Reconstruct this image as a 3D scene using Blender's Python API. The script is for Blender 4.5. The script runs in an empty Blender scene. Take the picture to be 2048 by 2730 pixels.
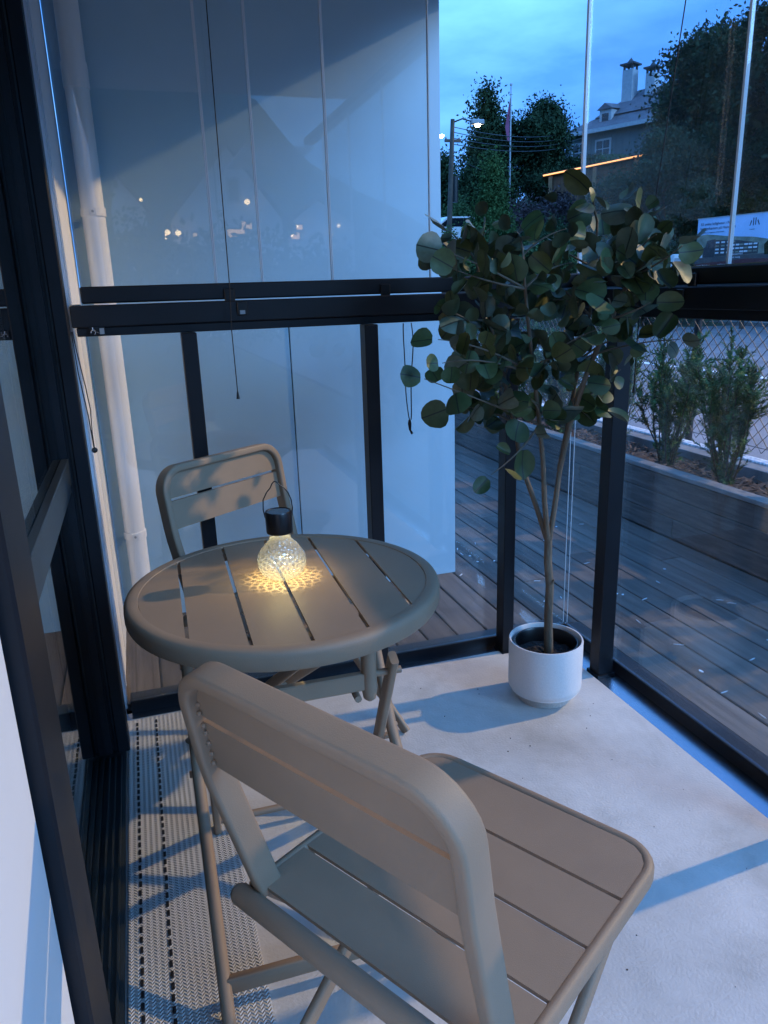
import bpy, math, random
import numpy as np
from mathutils import Vector, Matrix
random.seed(7)
RAD = math.radians
scene = bpy.context.scene
col = scene.collection

# ------------------------------------------------------------------ camera
H = 1.30
FPX = 2000.0
def cam_axes(p, y, r):
    fwd = np.array([math.sin(y)*math.cos(p), math.cos(y)*math.cos(p), -math.sin(p)])
    right = np.array([math.cos(y), -math.sin(y), 0.0]); up = np.cross(right, fwd)
    c, s = math.cos(r), math.sin(r)
    return c*right+s*up, -s*right+c*up, fwd
RT, UP, FW = cam_axes(RAD(16.48), RAD(17.57), RAD(-1.84))
CAM = np.array([0, 0, H])
cd = bpy.data.cameras.new('camera'); co = bpy.data.objects.new('camera', cd); col.objects.link(co)
cd.sensor_fit = 'VERTICAL'; cd.sensor_height = 36.0; cd.lens = 36.0*FPX/2730.0
cd.clip_start = 0.02; cd.clip_end = 2000
co.matrix_world = Matrix(((RT[0], UP[0], -FW[0], 0), (RT[1], UP[1], -FW[1], 0), (RT[2], UP[2], -FW[2], H), (0, 0, 0, 1)))
scene.camera = co

# ------------------------------------------------------------------ world / sky
world = bpy.data.worlds.new('World'); scene.world = world; world.use_nodes = True
wn, wl = world.node_tree.nodes, world.node_tree.links
for n in list(wn): wn.remove(n)
out = wn.new('ShaderNodeOutputWorld'); bg = wn.new('ShaderNodeBackground')
sky = wn.new('ShaderNodeTexSky'); sky.sky_type = 'NISHITA'; sky.sun_disc = False
SUN_EL, SUN_AZ = 22.0, 146.0      # azimuth clockwise from +Y: the brighter side of the dusk sky, behind and to the right
sky.sun_elevation = RAD(SUN_EL); sky.sun_rotation = RAD(SUN_AZ); sky.air_density = 1.3; sky.dust_density = 0.3; sky.ozone_density = 6.0
tc = wn.new('ShaderNodeTexCoord')
mp = wn.new('ShaderNodeMapping'); mp.inputs['Scale'].default_value = (1.0, 1.0, 3.2)
nz = wn.new('ShaderNodeTexNoise'); nz.inputs['Scale'].default_value = 2.6; nz.inputs['Detail'].default_value = 7; nz.inputs['Roughness'].default_value = 0.55
cr = wn.new('ShaderNodeValToRGB'); cr.color_ramp.elements[0].position = 0.38; cr.color_ramp.elements[1].position = 0.72
# the dusk cloud deck: slate to pale blue, even all round
cc = wn.new('ShaderNodeValToRGB')
cc.color_ramp.elements[0].color = (0.075, 0.31, 1.0, 1); cc.color_ramp.elements[1].color = (0.24, 0.70, 1.50, 1)
mul = wn.new('ShaderNodeMix'); mul.data_type = 'RGBA'; mul.blend_type = 'MIX'; mul.inputs['Factor'].default_value = 0.97
wl.new(tc.outputs['Generated'], mp.inputs['Vector']); wl.new(mp.outputs['Vector'], nz.inputs['Vector'])
wl.new(nz.outputs['Fac'], cr.inputs['Fac']); wl.new(cr.outputs['Color'], cc.inputs['Fac'])
sc_ = wn.new('ShaderNodeMix'); sc_.data_type = 'RGBA'; sc_.blend_type = 'MULTIPLY'; sc_.inputs['Factor'].default_value = 1.0
wl.new(sky.outputs['Color'], mul.inputs['A'])
cb = wn.new('ShaderNodeVectorMath'); cb.operation = 'SCALE'; cb.inputs['Scale'].default_value = 15.0
# an overcast sky is brighter overhead than at the horizon
sx = wn.new('ShaderNodeSeparateXYZ'); wl.new(tc.outputs['Generated'], sx.inputs[0])
gr_ = wn.new('ShaderNodeMapRange'); gr_.inputs['From Min'].default_value = 0.0; gr_.inputs['From Max'].default_value = 1.0
gr_.inputs['To Min'].default_value = 0.80*11; gr_.inputs['To Max'].default_value = 1.75*11; wl.new(sx.outputs['Z'], gr_.inputs['Value'])
wl.new(gr_.outputs['Result'], cb.inputs['Scale'])
wl.new(cc.outputs['Color'], cb.inputs[0]); wl.new(cb.outputs['Vector'], mul.inputs['B'])
wl.new(mul.outputs['Result'], bg.inputs['Color']); bg.inputs['Strength'].default_value = 0.10
wl.new(bg.outputs['Background'], out.inputs['Surface'])

sd = bpy.data.lights.new('sun', 'SUN'); so_ = bpy.data.objects.new('sun', sd); col.objects.link(so_)
sd.energy = 1.75; sd.angle = RAD(24); sd.color = (0.24, 0.54, 1.0)     # the last glow through the cloud: soft and blue
so_.rotation_euler = (RAD(90-SUN_EL), 0, RAD(180-SUN_AZ))
scene.view_settings.view_transform = 'Standard'; scene.view_settings.look = 'None'
scene.view_settings.exposure = 0.4; scene.view_settings.gamma = 1.0; scene.view_settings.use_curve_mapping = False
scene.cycles.use_denoising = True
scene.cycles.max_bounces = 10; scene.cycles.transparent_max_bounces = 24; scene.cycles.glossy_bounces = 6
scene.cycles.transmission_bounces = 8
scene.cycles.caustics_reflective = False; scene.cycles.caustics_refractive = False
scene.cycles.sample_clamp_indirect = 4.0
LAMP_POS = (11.5, 1.7, 7.3)
LAMP_WATTS = 3900.0

# ------------------------------------------------------------------ pixel helpers
def ray(x, y): return (x-1024)/FPX*RT-(y-1365)/FPX*UP+FW
def onz(x, y, z): d = ray(x, y); return Vector(CAM+d*(z-H)/d[2])
def ony(x, y, Y): d = ray(x, y); return Vector(CAM+d*Y/d[1])
def onx(x, y, X): d = ray(x, y); return Vector(CAM+d*X/d[0])
def at(x, y, D): d = ray(x, y); return Vector(CAM+d*D/math.hypot(d[0], d[1]))
def mirrored(x, y, D):
    d = ray(x, y); d = d*D/math.hypot(d[0], d[1]); return Vector((d[0], 4.69-d[1], H+d[2]))

# ------------------------------------------------------------------ materials
M = {}
def newmat(name):
    m = bpy.data.materials.new(name); m.use_nodes = True; M[name] = m
    return m, m.node_tree.nodes, m.node_tree.links, m.node_tree.nodes['Principled BSDF']
def pm(name, c, rough=0.5, metal=0.0, var=0.12, scale=6.0, bump=0.0, bscale=60.0, spec=0.5, c2=None, stretch=None, coat=0.0):
    m, n, l, b = newmat(name)
    b.inputs['Roughness'].default_value = rough; b.inputs['Metallic'].default_value = metal
    b.inputs['Specular IOR Level'].default_value = spec
    if coat: b.inputs['Coat Weight'].default_value = coat
    t = n.new('ShaderNodeTexCoord'); mp = n.new('ShaderNodeMapping'); l.new(t.outputs['Object'], mp.inputs['Vector'])
    if stretch: mp.inputs['Scale'].default_value = stretch
    nz = n.new('ShaderNodeTexNoise'); nz.inputs['Scale'].default_value = scale; nz.inputs['Detail'].default_value = 6
    l.new(mp.outputs['Vector'], nz.inputs['Vector'])
    r = n.new('ShaderNodeValToRGB'); l.new(nz.outputs['Fac'], r.inputs['Fac'])
    r.color_ramp.elements[0].position = 0.3; r.color_ramp.elements[1].position = 0.7
    a = [max(0, v*(1-var)) for v in c]; bb = [v*(1+var) for v in (c2 or c)]
    r.color_ramp.elements[0].color = (*a, 1); r.color_ramp.elements[1].color = (*bb, 1)
    l.new(r.outputs['Color'], b.inputs['Base Color'])
    rr = n.new('ShaderNodeMapRange'); l.new(nz.outputs['Fac'], rr.inputs['Value'])
    rr.inputs['To Min'].default_value = max(0.02, rough-0.06); rr.inputs['To Max'].default_value = min(1, rough+0.08)
    l.new(rr.outputs['Result'], b.inputs['Roughness'])
    if bump:
        n2 = n.new('ShaderNodeTexNoise'); n2.inputs['Scale'].default_value = bscale; n2.inputs['Detail'].default_value = 5
        l.new(mp.outputs['Vector'], n2.inputs['Vector'])
        bp = n.new('ShaderNodeBump'); bp.inputs['Strength'].default_value = bump; bp.inputs['Distance'].default_value = 0.01
        l.new(n2.outputs['Fac'], bp.inputs['Height']); l.new(bp.outputs['Normal'], b.inputs['Normal'])
    return m
pm('taupe', (0.320, 0.226, 0.150), 0.48, 0.0, 0.05, 11, 0.14, 650, spec=0.35)
pm('frame', (0.008, 0.009, 0.012), 0.42, 0.0, 0.2, 5, 0.03, 300, spec=0.3)
pm('frame_sheen', (0.055, 0.072, 0.082), 0.33, 0.6, 0.15, 5, 0.02, 300)
pm('sill', (0.40, 0.41, 0.46), 0.24, 1.0, 0.15, 3)
pm('white_wall', (0.74, 0.75, 0.76), 0.55, 0, 0.05, 1.6, 0.03, 120)
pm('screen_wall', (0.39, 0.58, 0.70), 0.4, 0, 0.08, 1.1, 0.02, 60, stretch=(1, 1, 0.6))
pm('pvc', (0.80, 0.80, 0.80), 0.35, 0, 0.05, 4, 0.02, 80, stretch=(4, 4, 0.6))
pm('alu_white', (0.62, 0.66, 0.72), 0.3, 0.3, 0.06, 4)
pm('dark_room', (0.05, 0.045, 0.04), 0.8)
pm('ceiling', (0.42, 0.43, 0.44), 0.7)
pm('black_plastic', (0.006, 0.006, 0.007), 0.32, 0, 0.2, 8)
pm('cord', (0.006, 0.006, 0.008), 0.6)
pm('steel', (0.75, 0.75, 0.78), 0.2, 1.0, 0.05)
pm('grey_label', (0.30, 0.31, 0.32), 0.5)
pm('planter_wood', (0.070, 0.056, 0.048), 0.7, 0, 0.35, 7, 0.35, 40, stretch=(8, 0.7, 8), c2=(0.10, 0.082, 0.07))
pm('planter_cap', (0.20, 0.19, 0.18), 0.75, 0, 0.3, 9, 0.3, 50, stretch=(6, 0.8, 6))
pm('mulch', (0.075, 0.048, 0.034), 0.9, 0, 0.5, 30, 0.8, 60)
pm('chip_a', (0.13, 0.08, 0.055), 0.9, 0, 0.4, 9); pm('chip_b', (0.05, 0.032, 0.024), 0.9, 0, 0.4, 9)
pm('kerb_white', (0.62, 0.63, 0.66), 0.8, 0, 0.55, 55, 0.6, 60)
pm('concrete', (0.22, 0.22, 0.225), 0.85, 0, 0.25, 8, 0.3, 80)
pm('asphalt', (0.19, 0.18, 0.185), 0.85, 0, 0.22, 1.4, 0.35, 160)
pm('paint_white', (0.78, 0.78, 0.80), 0.7, 0, 0.2, 20)
pm('soil_ground', (0.055, 0.05, 0.03), 0.95, 0, 0.5, 0.8, 0.4, 20, c2=(0.05, 0.075, 0.03))
pm('wire', (0.008, 0.009, 0.010), 0.45)
pm('yew', (0.045, 0.095, 0.032), 0.7, 0, 0.4, 14, c2=(0.07, 0.14, 0.042), spec=0.2)
pm('yew_tip', (0.12, 0.20, 0.06), 0.6, 0, 0.3, 14)
pm('bark', (0.085, 0.062, 0.045), 0.85, 0, 0.35, 14, 0.5, 60)
pm('trunk', (0.150, 0.112, 0.075), 0.75, 0, 0.35, 18, 0.5, 120, stretch=(1, 1, 0.3))
pm('twig', (0.13, 0.11, 0.08), 0.7, 0, 0.3, 20)
pm('leaf_dark', (0.022, 0.040, 0.022), 0.95, 0, 0.5, 0.6, c2=(0.035, 0.060, 0.028), spec=0.1)
pm('leaf_mid', (0.035, 0.068, 0.030), 0.95, 0, 0.4, 0.7, c2=(0.055, 0.10, 0.04), spec=0.1)
pm('leaf_light', (0.042, 0.085, 0.030), 0.95, 0, 0.4, 0.8, c2=(0.065, 0.12, 0.04), spec=0.1)
pm('leaf_larch', (0.040, 0.066, 0.044), 0.95, 0, 0.3, 0.7, c2=(0.05, 0.085, 0.05), spec=0.1)
pm('pot_white', (0.74, 0.71, 0.69), 0.5, 0, 0.06, 260, 0.06, 300)
pm('pot_foot', (0.46, 0.42, 0.38), 0.7, 0, 0.15, 160, 0.1, 300)
pm('potting', (0.02, 0.02, 0.022), 0.9, 0, 0.6, 90, 1.0, 110)
pm('house_grey', (0.115, 0.145, 0.15), 0.7, 0, 0.12, 0.6)
pm('roof_slate', (0.10, 0.095, 0.115), 0.75, 0, 0.3, 2.0, 0.4, 6)
pm('trim_white', (0.42, 0.43, 0.45), 0.6)
pm('house_white', (0.84, 0.84, 0.84), 0.6, 0, 0.06, 1.0)
pm('roof_dark', (0.06, 0.06, 0.065), 0.7)
pm('hedge_red', (0.045, 0.028, 0.030), 0.8, 0, 0.4, 1.0)
pm('pole_wood', (0.09, 0.07, 0.055), 0.85, 0, 0.3, 4)
pm('flag_red', (0.24, 0.05, 0.12), 0.7); pm('car_white', (0.72, 0.73, 0.75), 0.25, 0, 0.04, 3, coat=0.6)
pm('tyre', (0.012, 0.012, 0.012), 0.8); pm('dark_glass', (0.012, 0.015, 0.02), 0.08)
pm('print_ink', (0.05, 0.065, 0.10), 0.5); pm('print_white', (0.75, 0.76, 0.78), 0.5); pm('print_dark', (0.045, 0.045, 0.052), 0.5)
pm('print_sky', (0.46, 0.62, 0.86), 0.45, 0, 0.10, 0.8); pm('print_land', (0.22, 0.23, 0.17), 0.5, 0, 0.4, 4)
pm('print_ground', (0.085, 0.08, 0.082), 0.5, 0, 0.3, 5); pm('print_red', (0.11, 0.025, 0.03), 0.5, 0, 0.2, 3)
pm('paint_fleck', (0.65, 0.70, 0.74), 0.6)

def emat(name, c, s):
    m, n, l, b = newmat(name)
    b.inputs['Base Color'].default_value = (*c, 1); b.inputs['Emission Color'].default_value = (*c, 1); b.inputs['Emission Strength'].default_value = s
    return m
emat('led_street', (1.0, 0.93, 0.82), 40); emat('far_lamp', (1.0, 0.86, 0.62), 40)
emat('lit_window', (1.0, 0.60, 0.28), 2.6); emat('lit_bulb', (1.0, 0.70, 0.34), 9); emat('reflection_glow', (1.0, 0.42, 0.14), 1.6)
pm('stand_in_brown', (0.16, 0.085, 0.045), 0.8, 0, 0.3, 2.0, stretch=(6, 6, 0.4))
pm('stand_in_orange', (0.34, 0.19, 0.09), 0.8, 0, 0.25, 2.0); emat('led_warm', (1.0, 0.78, 0.36), 60)

def glassmat(name, f0, tint, rough=0.0, bump=0.0, bscale=60, veil=0.0):
    m, n, l, b = newmat(name); n.remove(b)
    o = n['Material Output']
    g = n.new('ShaderNodeNewGeometry'); d = n.new('ShaderNodeVectorMath'); d.operation = 'DOT_PRODUCT'
    l.new(g.outputs['Incoming'], d.inputs[0]); l.new(g.outputs['Normal'], d.inputs[1])
    def mth(op, a, bv=None):
        k = n.new('ShaderNodeMath'); k.operation = op
        l.new(a, k.inputs[0])
        if bv is not None: k.inputs[1].default_value = bv
        return k
    a = mth('ABSOLUTE', d.outputs['Value']); s = n.new('ShaderNodeMath'); s.operation = 'SUBTRACT'; s.inputs[0].default_value = 1.0
    l.new(a.outputs[0], s.inputs[1]); p = mth('POWER', s.outputs[0], 5.0); q = mth('MULTIPLY', p.outputs[0], 1-f0); r = mth('ADD', q.outputs[0], f0)
    tr = n.new('ShaderNodeBsdfTransparent'); tr.inputs['Color'].default_value = (*tint, 1)
    gl = n.new('ShaderNodeBsdfGlossy'); gl.inputs['Roughness'].default_value = rough
    if bump:
        t = n.new('ShaderNodeTexCoord'); v = n.new('ShaderNodeTexVoronoi'); v.inputs['Scale'].default_value = bscale
        l.new(t.outputs['Object'], v.inputs['Vector']); bp = n.new('ShaderNodeBump'); bp.inputs['Strength'].default_value = bump; bp.inputs['Distance'].default_value = 0.004
        l.new(v.outputs['Distance'], bp.inputs['Height']); l.new(bp.outputs['Normal'], gl.inputs['Normal'])
    mx = n.new('ShaderNodeMixShader'); l.new(r.outputs[0], mx.inputs['Fac']); l.new(tr.outputs[0], mx.inputs[1]); l.new(gl.outputs[0], mx.inputs[2])
    last = mx
    if veil:   # thin film of dust on the pane
        df = n.new('ShaderNodeBsdfDiffuse'); df.inputs['Color'].default_value = (0.8, 0.82, 0.85, 1)
        m2 = n.new('ShaderNodeMixShader'); m2.inputs['Fac'].default_value = veil
        if veil < .05:
            tq = n.new('ShaderNodeTexCoord'); nq = n.new('ShaderNodeTexNoise'); nq.inputs['Scale'].default_value = 2.2; nq.inputs['Detail'].default_value = 8; nq.inputs['Roughness'].default_value = 0.65
            l.new(tq.outputs['Object'], nq.inputs['Vector']); rq = n.new('ShaderNodeMapRange'); rq.inputs['From Min'].default_value = 0.42; rq.inputs['From Max'].default_value = 0.75
            rq.inputs['To Min'].default_value = veil*.4; rq.inputs['To Max'].default_value = veil*3; l.new(nq.outputs['Fac'], rq.inputs['Value']); l.new(rq.outputs['Result'], m2.inputs['Fac'])
        l.new(mx.outputs[0], m2.inputs[1]); l.new(df.outputs[0], m2.inputs[2]); last = m2
    l.new(last.outputs[0], o.inputs['Surface'])
    return m
glassmat('pane', 0.045, (0.965, 0.975, 0.975), veil=0.012)
glassmat('pane_door', 0.16, (0.9, 0.92, 0.92))
glassmat('pane_edge', 0.14, (0.80, 0.86, 0.90), rough=0.15, veil=0.8)
glassmat('bulb_glass', 0.16, (0.90, 0.93, 0.92), rough=0.05, bump=1.0, bscale=120, veil=0.10)

# floor: pale trowelled screed with blotches and pitted relief
m, n, l, b = newmat('screed')
t = n.new('ShaderNodeTexCoord')
n1 = n.new('ShaderNodeTexNoise'); n1.inputs['Scale'].default_value = 3.2; n1.inputs['Detail'].default_value = 8; n1.inputs['Roughness'].default_value = 0.62
n2 = n.new('ShaderNodeTexNoise'); n2.inputs['Scale'].default_value = 150; n2.inputs['Detail'].default_value = 6
n3 = n.new('ShaderNodeTexNoise'); n3.inputs['Scale'].default_value = 14; n3.inputs['Detail'].default_value = 3
for k in (n1, n2, n3): l.new(t.outputs['Object'], k.inputs['Vector'])
r = n.new('ShaderNodeValToRGB'); r.color_ramp.elements[0].position = 0.33; r.color_ramp.elements[1].position = 0.66
r.color_ramp.elements[0].color = (0.50, 0.49, 0.47, 1); r.color_ramp.elements[1].color = (0.66, 0.645, 0.62, 1)
l.new(n1.outputs['Fac'], r.inputs['Fac'])
n4 = n.new('ShaderNodeTexNoise'); n4.inputs['Scale'].default_value = 1.7; n4.inputs['Detail'].default_value = 9; n4.inputs['Roughness'].default_value = 0.7; n4.inputs['Distortion'].default_value = 0.6
l.new(t.outputs['Object'], n4.inputs['Vector'])
r4 = n.new('ShaderNodeValToRGB'); r4.color_ramp.elements[0].position = 0.50; r4.color_ramp.elements[1].position = 0.66; r4.color_ramp.elements[0].color = (1, 1, 1, 1); r4.color_ramp.elements[1].color = (0.80, 0.79, 0.77, 1)
l.new(n4.outputs['Fac'], r4.inputs['Fac'])
mx4 = n.new('ShaderNodeMix'); mx4.data_type = 'RGBA'; mx4.blend_type = 'MULTIPLY'; mx4.inputs['Factor'].default_value = 1.0
l.new(r.outputs['Color'], mx4.inputs['A']); l.new(r4.outputs['Color'], mx4.inputs['B']); l.new(mx4.outputs['Result'], b.inputs['Base Color'])
ad = n.new('ShaderNodeMath'); ad.operation = 'MULTIPLY'; l.new(n2.outputs['Fac'], ad.inputs[0]); l.new(n3.outputs['Fac'], ad.inputs[1])
bp = n.new('ShaderNodeBump'); bp.inputs['Strength'].default_value = 0.32; bp.inputs['Distance'].default_value = 0.008
l.new(ad.outputs[0], bp.inputs['Height']); l.new(bp.outputs['Normal'], b.inputs['Normal']); b.inputs['Roughness'].default_value = 0.75

# rug: flat woven braid, chevron relief in lengthwise rows
m, n, l, b = newmat('rug')
t = n.new('ShaderNodeTexCoord'); sp = n.new('ShaderNodeSeparateXYZ'); l.new(t.outputs['Object'], sp.inputs[0])
def mm(op, a, bv):
    k = n.new('ShaderNodeMath'); k.operation = op
    if isinstance(a, (int, float)): k.inputs[0].default_value = a
    else: l.new(a, k.inputs[0])
    if isinstance(bv, (int, float)): k.inputs[1].default_value = bv
    elif bv is not None: l.new(bv, k.inputs[1])
    return k.outputs[0]
px = mm('PINGPONG', sp.outputs['X'], 0.0065)
ph = mm('ADD', mm('MULTIPLY', sp.outputs['Y'], 1.0), mm('MULTIPLY', px, 1.0))
wv = mm('PINGPONG', ph, 0.0042)
hh = mm('ADD', mm('MULTIPLY', wv, 170.0), mm('MULTIPLY', px, 70.0))
r = n.new('ShaderNodeValToRGB'); r.color_ramp.elements[0].position = 0.15; r.color_ramp.elements[1].position = 1.0
r.color_ramp.elements[0].color = (0.50, 0.50, 0.49, 1); r.color_ramp.elements[1].color = (0.66, 0.66, 0.645, 1)
l.new(hh, r.inputs['Fac']); l.new(r.outputs['Color'], b.inputs['Base Color'])
bp = n.new('ShaderNodeBump'); bp.inputs['Strength'].default_value = 0.9; bp.inputs['Distance'].default_value = 0.004
l.new(hh, bp.inputs['Height']); l.new(bp.outputs['Normal'], b.inputs['Normal']); b.inputs['Roughness'].default_value = 0.8

# deck plank: weathered grey wood, tone differs from plank to plank
m, n, l, b = newmat('deck_wood')
t = n.new('ShaderNodeTexCoord'); oi = n.new('ShaderNodeObjectInfo')
mp = n.new('ShaderNodeMapping'); mp.inputs['Scale'].default_value = (14, 0.9, 14); l.new(t.outputs['Object'], mp.inputs['Vector'])
av = n.new('ShaderNodeVectorMath'); av.operation = 'ADD'; l.new(mp.outputs['Vector'], av.inputs[0])
mv = n.new('ShaderNodeVectorMath'); mv.operation = 'SCALE'; mv.inputs['Scale'].default_value = 9.0; l.new(oi.outputs['Location'], mv.inputs[0]); l.new(mv.outputs['Vector'], av.inputs[1])
n1 = n.new('ShaderNodeTexNoise'); n1.inputs['Scale'].default_value = 2.4; n1.inputs['Detail'].default_value = 7; l.new(av.outputs['Vector'], n1.inputs['Vector'])
r = n.new('ShaderNodeValToRGB'); r.color_ramp.elements[0].position = 0.3; r.color_ramp.elements[1].position = 0.72
r.color_ramp.elements[0].color = (0.070, 0.058, 0.050, 1); r.color_ramp.elements[1].color = (0.150, 0.128, 0.112, 1)
l.new(n1.outputs['Fac'], r.inputs['Fac'])
mr = n.new('ShaderNodeMapRange'); mr.inputs['To Min'].default_value = 0.75; mr.inputs['To Max'].default_value = 1.3; l.new(oi.outputs['Random'], mr.inputs['Value'])
vs = n.new('ShaderNodeVectorMath'); vs.operation = 'SCALE'; l.new(r.outputs['Color'], vs.inputs[0]); l.new(mr.outputs['Result'], vs.inputs['Scale'])
l.new(vs.outputs['Vector'], b.inputs['Base Color']); b.inputs['Roughness'].default_value = 0.72; b.inputs['Specular IOR Level'].default_value = 0.3
bp = n.new('ShaderNodeBump'); bp.inputs['Strength'].default_value = 0.3; bp.inputs['Distance'].default_value = 0.004
l.new(n1.outputs['Fac'], bp.inputs['Height']); l.new(bp.outputs['Normal'], b.inputs['Normal'])

# eucalyptus leaf: dusty green face, paler underside, dark midrib
m, n, l, b = newmat('eucalyptus')
t = n.new('ShaderNodeTexCoord'); sp = n.new('ShaderNodeSeparateXYZ'); l.new(t.outputs['Object'], sp.inputs[0])
ab = n.new('ShaderNodeMath'); ab.operation = 'ABSOLUTE'; l.new(sp.outputs['X'], ab.inputs[0])
vein = n.new('ShaderNodeMapRange'); vein.inputs['From Min'].default_value = 0.0008; vein.inputs['From Max'].default_value = 0.0022; l.new(ab.outputs[0], vein.inputs['Value'])
oi = n.new('ShaderNodeObjectInfo'); rc = n.new('ShaderNodeValToRGB'); l.new(oi.outputs['Random'], rc.inputs['Fac'])
rc.color_ramp.elements[0].color = (0.040, 0.068, 0.020, 1); rc.color_ramp.elements[1].color = (0.090, 0.108, 0.030, 1)
e = rc.color_ramp.elements.new(0.5); e.color = (0.052, 0.088, 0.032, 1)
nz = n.new('ShaderNodeTexNoise'); nz.inputs['Scale'].default_value = 60; l.new(t.outputs['Object'], nz.inputs['Vector'])
bk = n.new('ShaderNodeMix'); bk.data_type = 'RGBA'; g = n.new('ShaderNodeNewGeometry'); l.new(g.outputs['Backfacing'], bk.inputs['Factor'])
l.new(rc.outputs['Color'], bk.inputs['A']); bk.inputs['B'].default_value = (0.10, 0.135, 0.095, 1)
vm = n.new('ShaderNodeMix'); vm.data_type = 'RGBA'; l.new(vein.outputs['Result'], vm.inputs['Factor']); vm.inputs['A'].default_value = (0.012, 0.016, 0.012, 1)
l.new(bk.outputs['Result'], vm.inputs['B'])
ml = n.new('ShaderNodeMix'); ml.data_type = 'RGBA'; ml.blend_type = 'OVERLAY'; ml.inputs['Factor'].default_value = 0.4
l.new(vm.outputs['Result'], ml.inputs['A']); l.new(nz.outputs['Fac'], ml.inputs['B'])
l.new(ml.outputs['Result'], b.inputs['Base Color']); b.inputs['Roughness'].default_value = 0.5
b.inputs['Subsurface Weight'].default_value = 0.0

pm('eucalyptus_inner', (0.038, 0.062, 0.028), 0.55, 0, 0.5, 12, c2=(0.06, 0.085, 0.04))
# ------------------------------------------------------------------ mesh builder
class MB:
    def __init__(s): s.v = []; s.f = []
    def add(s, vs, fs):
        o = len(s.v); s.v += [tuple(p) for p in vs]; s.f += [tuple(o+i for i in f) for f in fs]; return s
    def box(s, a, b, bev=0.0):
        x0, y0, z0 = a; x1, y1, z1 = b
        if not bev:
            return s.add([(x0, y0, z0), (x1, y0, z0), (x1, y1, z0), (x0, y1, z0), (x0, y0, z1), (x1, y0, z1), (x1, y1, z1), (x0, y1, z1)],
                         [(0, 3, 2, 1), (4, 5, 6, 7), (0, 1, 5, 4), (1, 2, 6, 5), (2, 3, 7, 6), (3, 0, 4, 7)])
        e = bev; vs = []; fs = []
        lv = [(z0, e), (z0+e, 0), (z1-e, 0), (z1, e)]
        def ringp(i):
            return [(x0+e, y0+i), (x1-e, y0+i), (x1-i, y0+e), (x1-i, y1-e), (x1-e, y1-i), (x0+e, y1-i), (x0+i, y1-e), (x0+i, y0+e)]
        for z, i in lv: vs += [(x, y, z) for x, y in ringp(i)]
        for k in range(3):
            for j in range(8):
                fs.append((k*8+j, k*8+(j+1) % 8, (k+1)*8+(j+1) % 8, (k+1)*8+j))
        fs.append(tuple(range(7, -1, -1))); fs.append(tuple(range(24, 32)))
        return s.add(vs, fs)
    def sweep(s, path, sec, ref, closed=False, scales=None):
        """sec: 2-D points (a along side, b along ref)."""
        P = [Vector(p) for p in path]; n = len(P); k = len(sec); vs = []
        ref = Vector(ref)
        for i, p in enumerate(P):
            if closed: t = P[(i+1) % n]-P[i-1]
            else: t = P[min(i+1, n-1)]-P[max(i-1, 0)]
            t.normalize(); r = ref-t*ref.dot(t)
            if r.length < 1e-5: r = t.orthogonal()
            r.normalize(); sd = t.cross(r); q = scales[i] if scales else 1.0
            for a, b in sec: vs.append(p+sd*a*q+r*b*q)
        fs = []
        for i in range(n if closed else n-1):
            j = (i+1) % n
            for q in range(k): fs.append((i*k+q, i*k+(q+1) % k, j*k+(q+1) % k, j*k+q))
        if not closed: fs.append(tuple(range(k-1, -1, -1))); fs.append(tuple((n-1)*k+q for q in range(k)))
        return s.add(vs, fs)
    def tube(s, path, r, seg=10, closed=False, ref=(0.13, 0.21, 0.97)):
        rr = r if isinstance(r, (list, tuple)) else [r]*len(path)
        sec = [(math.cos(2*math.pi*i/seg), math.sin(2*math.pi*i/seg)) for i in range(seg)]
        return s.sweep(path, sec, ref, closed, rr)
    def lathe(s, prof, seg=32, c=(0, 0, 0)):
        vs = []; fs = []; k = len(prof)
        for i in range(seg):
            a = 2*math.pi*i/seg
            vs += [(c[0]+r*math.cos(a), c[1]+r*math.sin(a), c[2]+z) for r, z in prof]
        for i in range(seg):
            j = (i+1) % seg
            for q in range(k-1): fs.append((i*k+q, j*k+q, j*k+q+1, i*k+q+1))
        return s.add(vs, fs)
    def prism(s, poly, z0, z1):
        k = len(poly)
        return s.add([(x, y, z0) for x, y in poly]+[(x, y, z1) for x, y in poly],
                     [tuple(range(k-1, -1, -1)), tuple(range(k, 2*k))]+[(i, (i+1) % k, k+(i+1) % k, k+i) for i in range(k)])
    def mesh(s, name, smooth=None):
        me = bpy.data.meshes.new(name); me.from_pydata(s.v, [], s.f); me.validate()
        if smooth is not None:
            me.polygons.foreach_set('use_smooth', [True]*len(me.polygons))
            try: me.set_sharp_from_angle(angle=RAD(smooth))
            except Exception: pass
        return me
    def build(s, name, mat, parent=None, smooth=None, **kw):
        return put(name, s.mesh(name, smooth), mat, parent, **kw)
def put(name, me, mat, parent=None, label=None, cat=None, group=None, kind=None, loc=None):
    if mat is not None and not me.materials: me.materials.append(M[mat] if isinstance(mat, str) else mat)
    o = bpy.data.objects.new(name, me); col.objects.link(o)
    if parent is not None: o.parent = parent
    if loc is not None: o.location = loc
    return tag(o, label, cat, group, kind)
def tag(o, label=None, cat=None, group=None, kind=None):
    if label: o['label'] = label
    if cat: o['category'] = cat
    if group: o['group'] = group
    if kind: o['kind'] = kind
    return o
def thing(name, label, cat, loc=(0, 0, 0), rz=0.0, group=None):
    o = bpy.data.objects.new(name, None); col.objects.link(o); o.location = loc; o.rotation_euler = (0, 0, rz); o.empty_display_size = 0.1
    return tag(o, label, cat, group)
def copy_tree(o, parent=None):
    c = o.copy(); col.objects.link(c); c.parent = parent
    for ch in list(o.children): copy_tree(ch, c)
    return c
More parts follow.
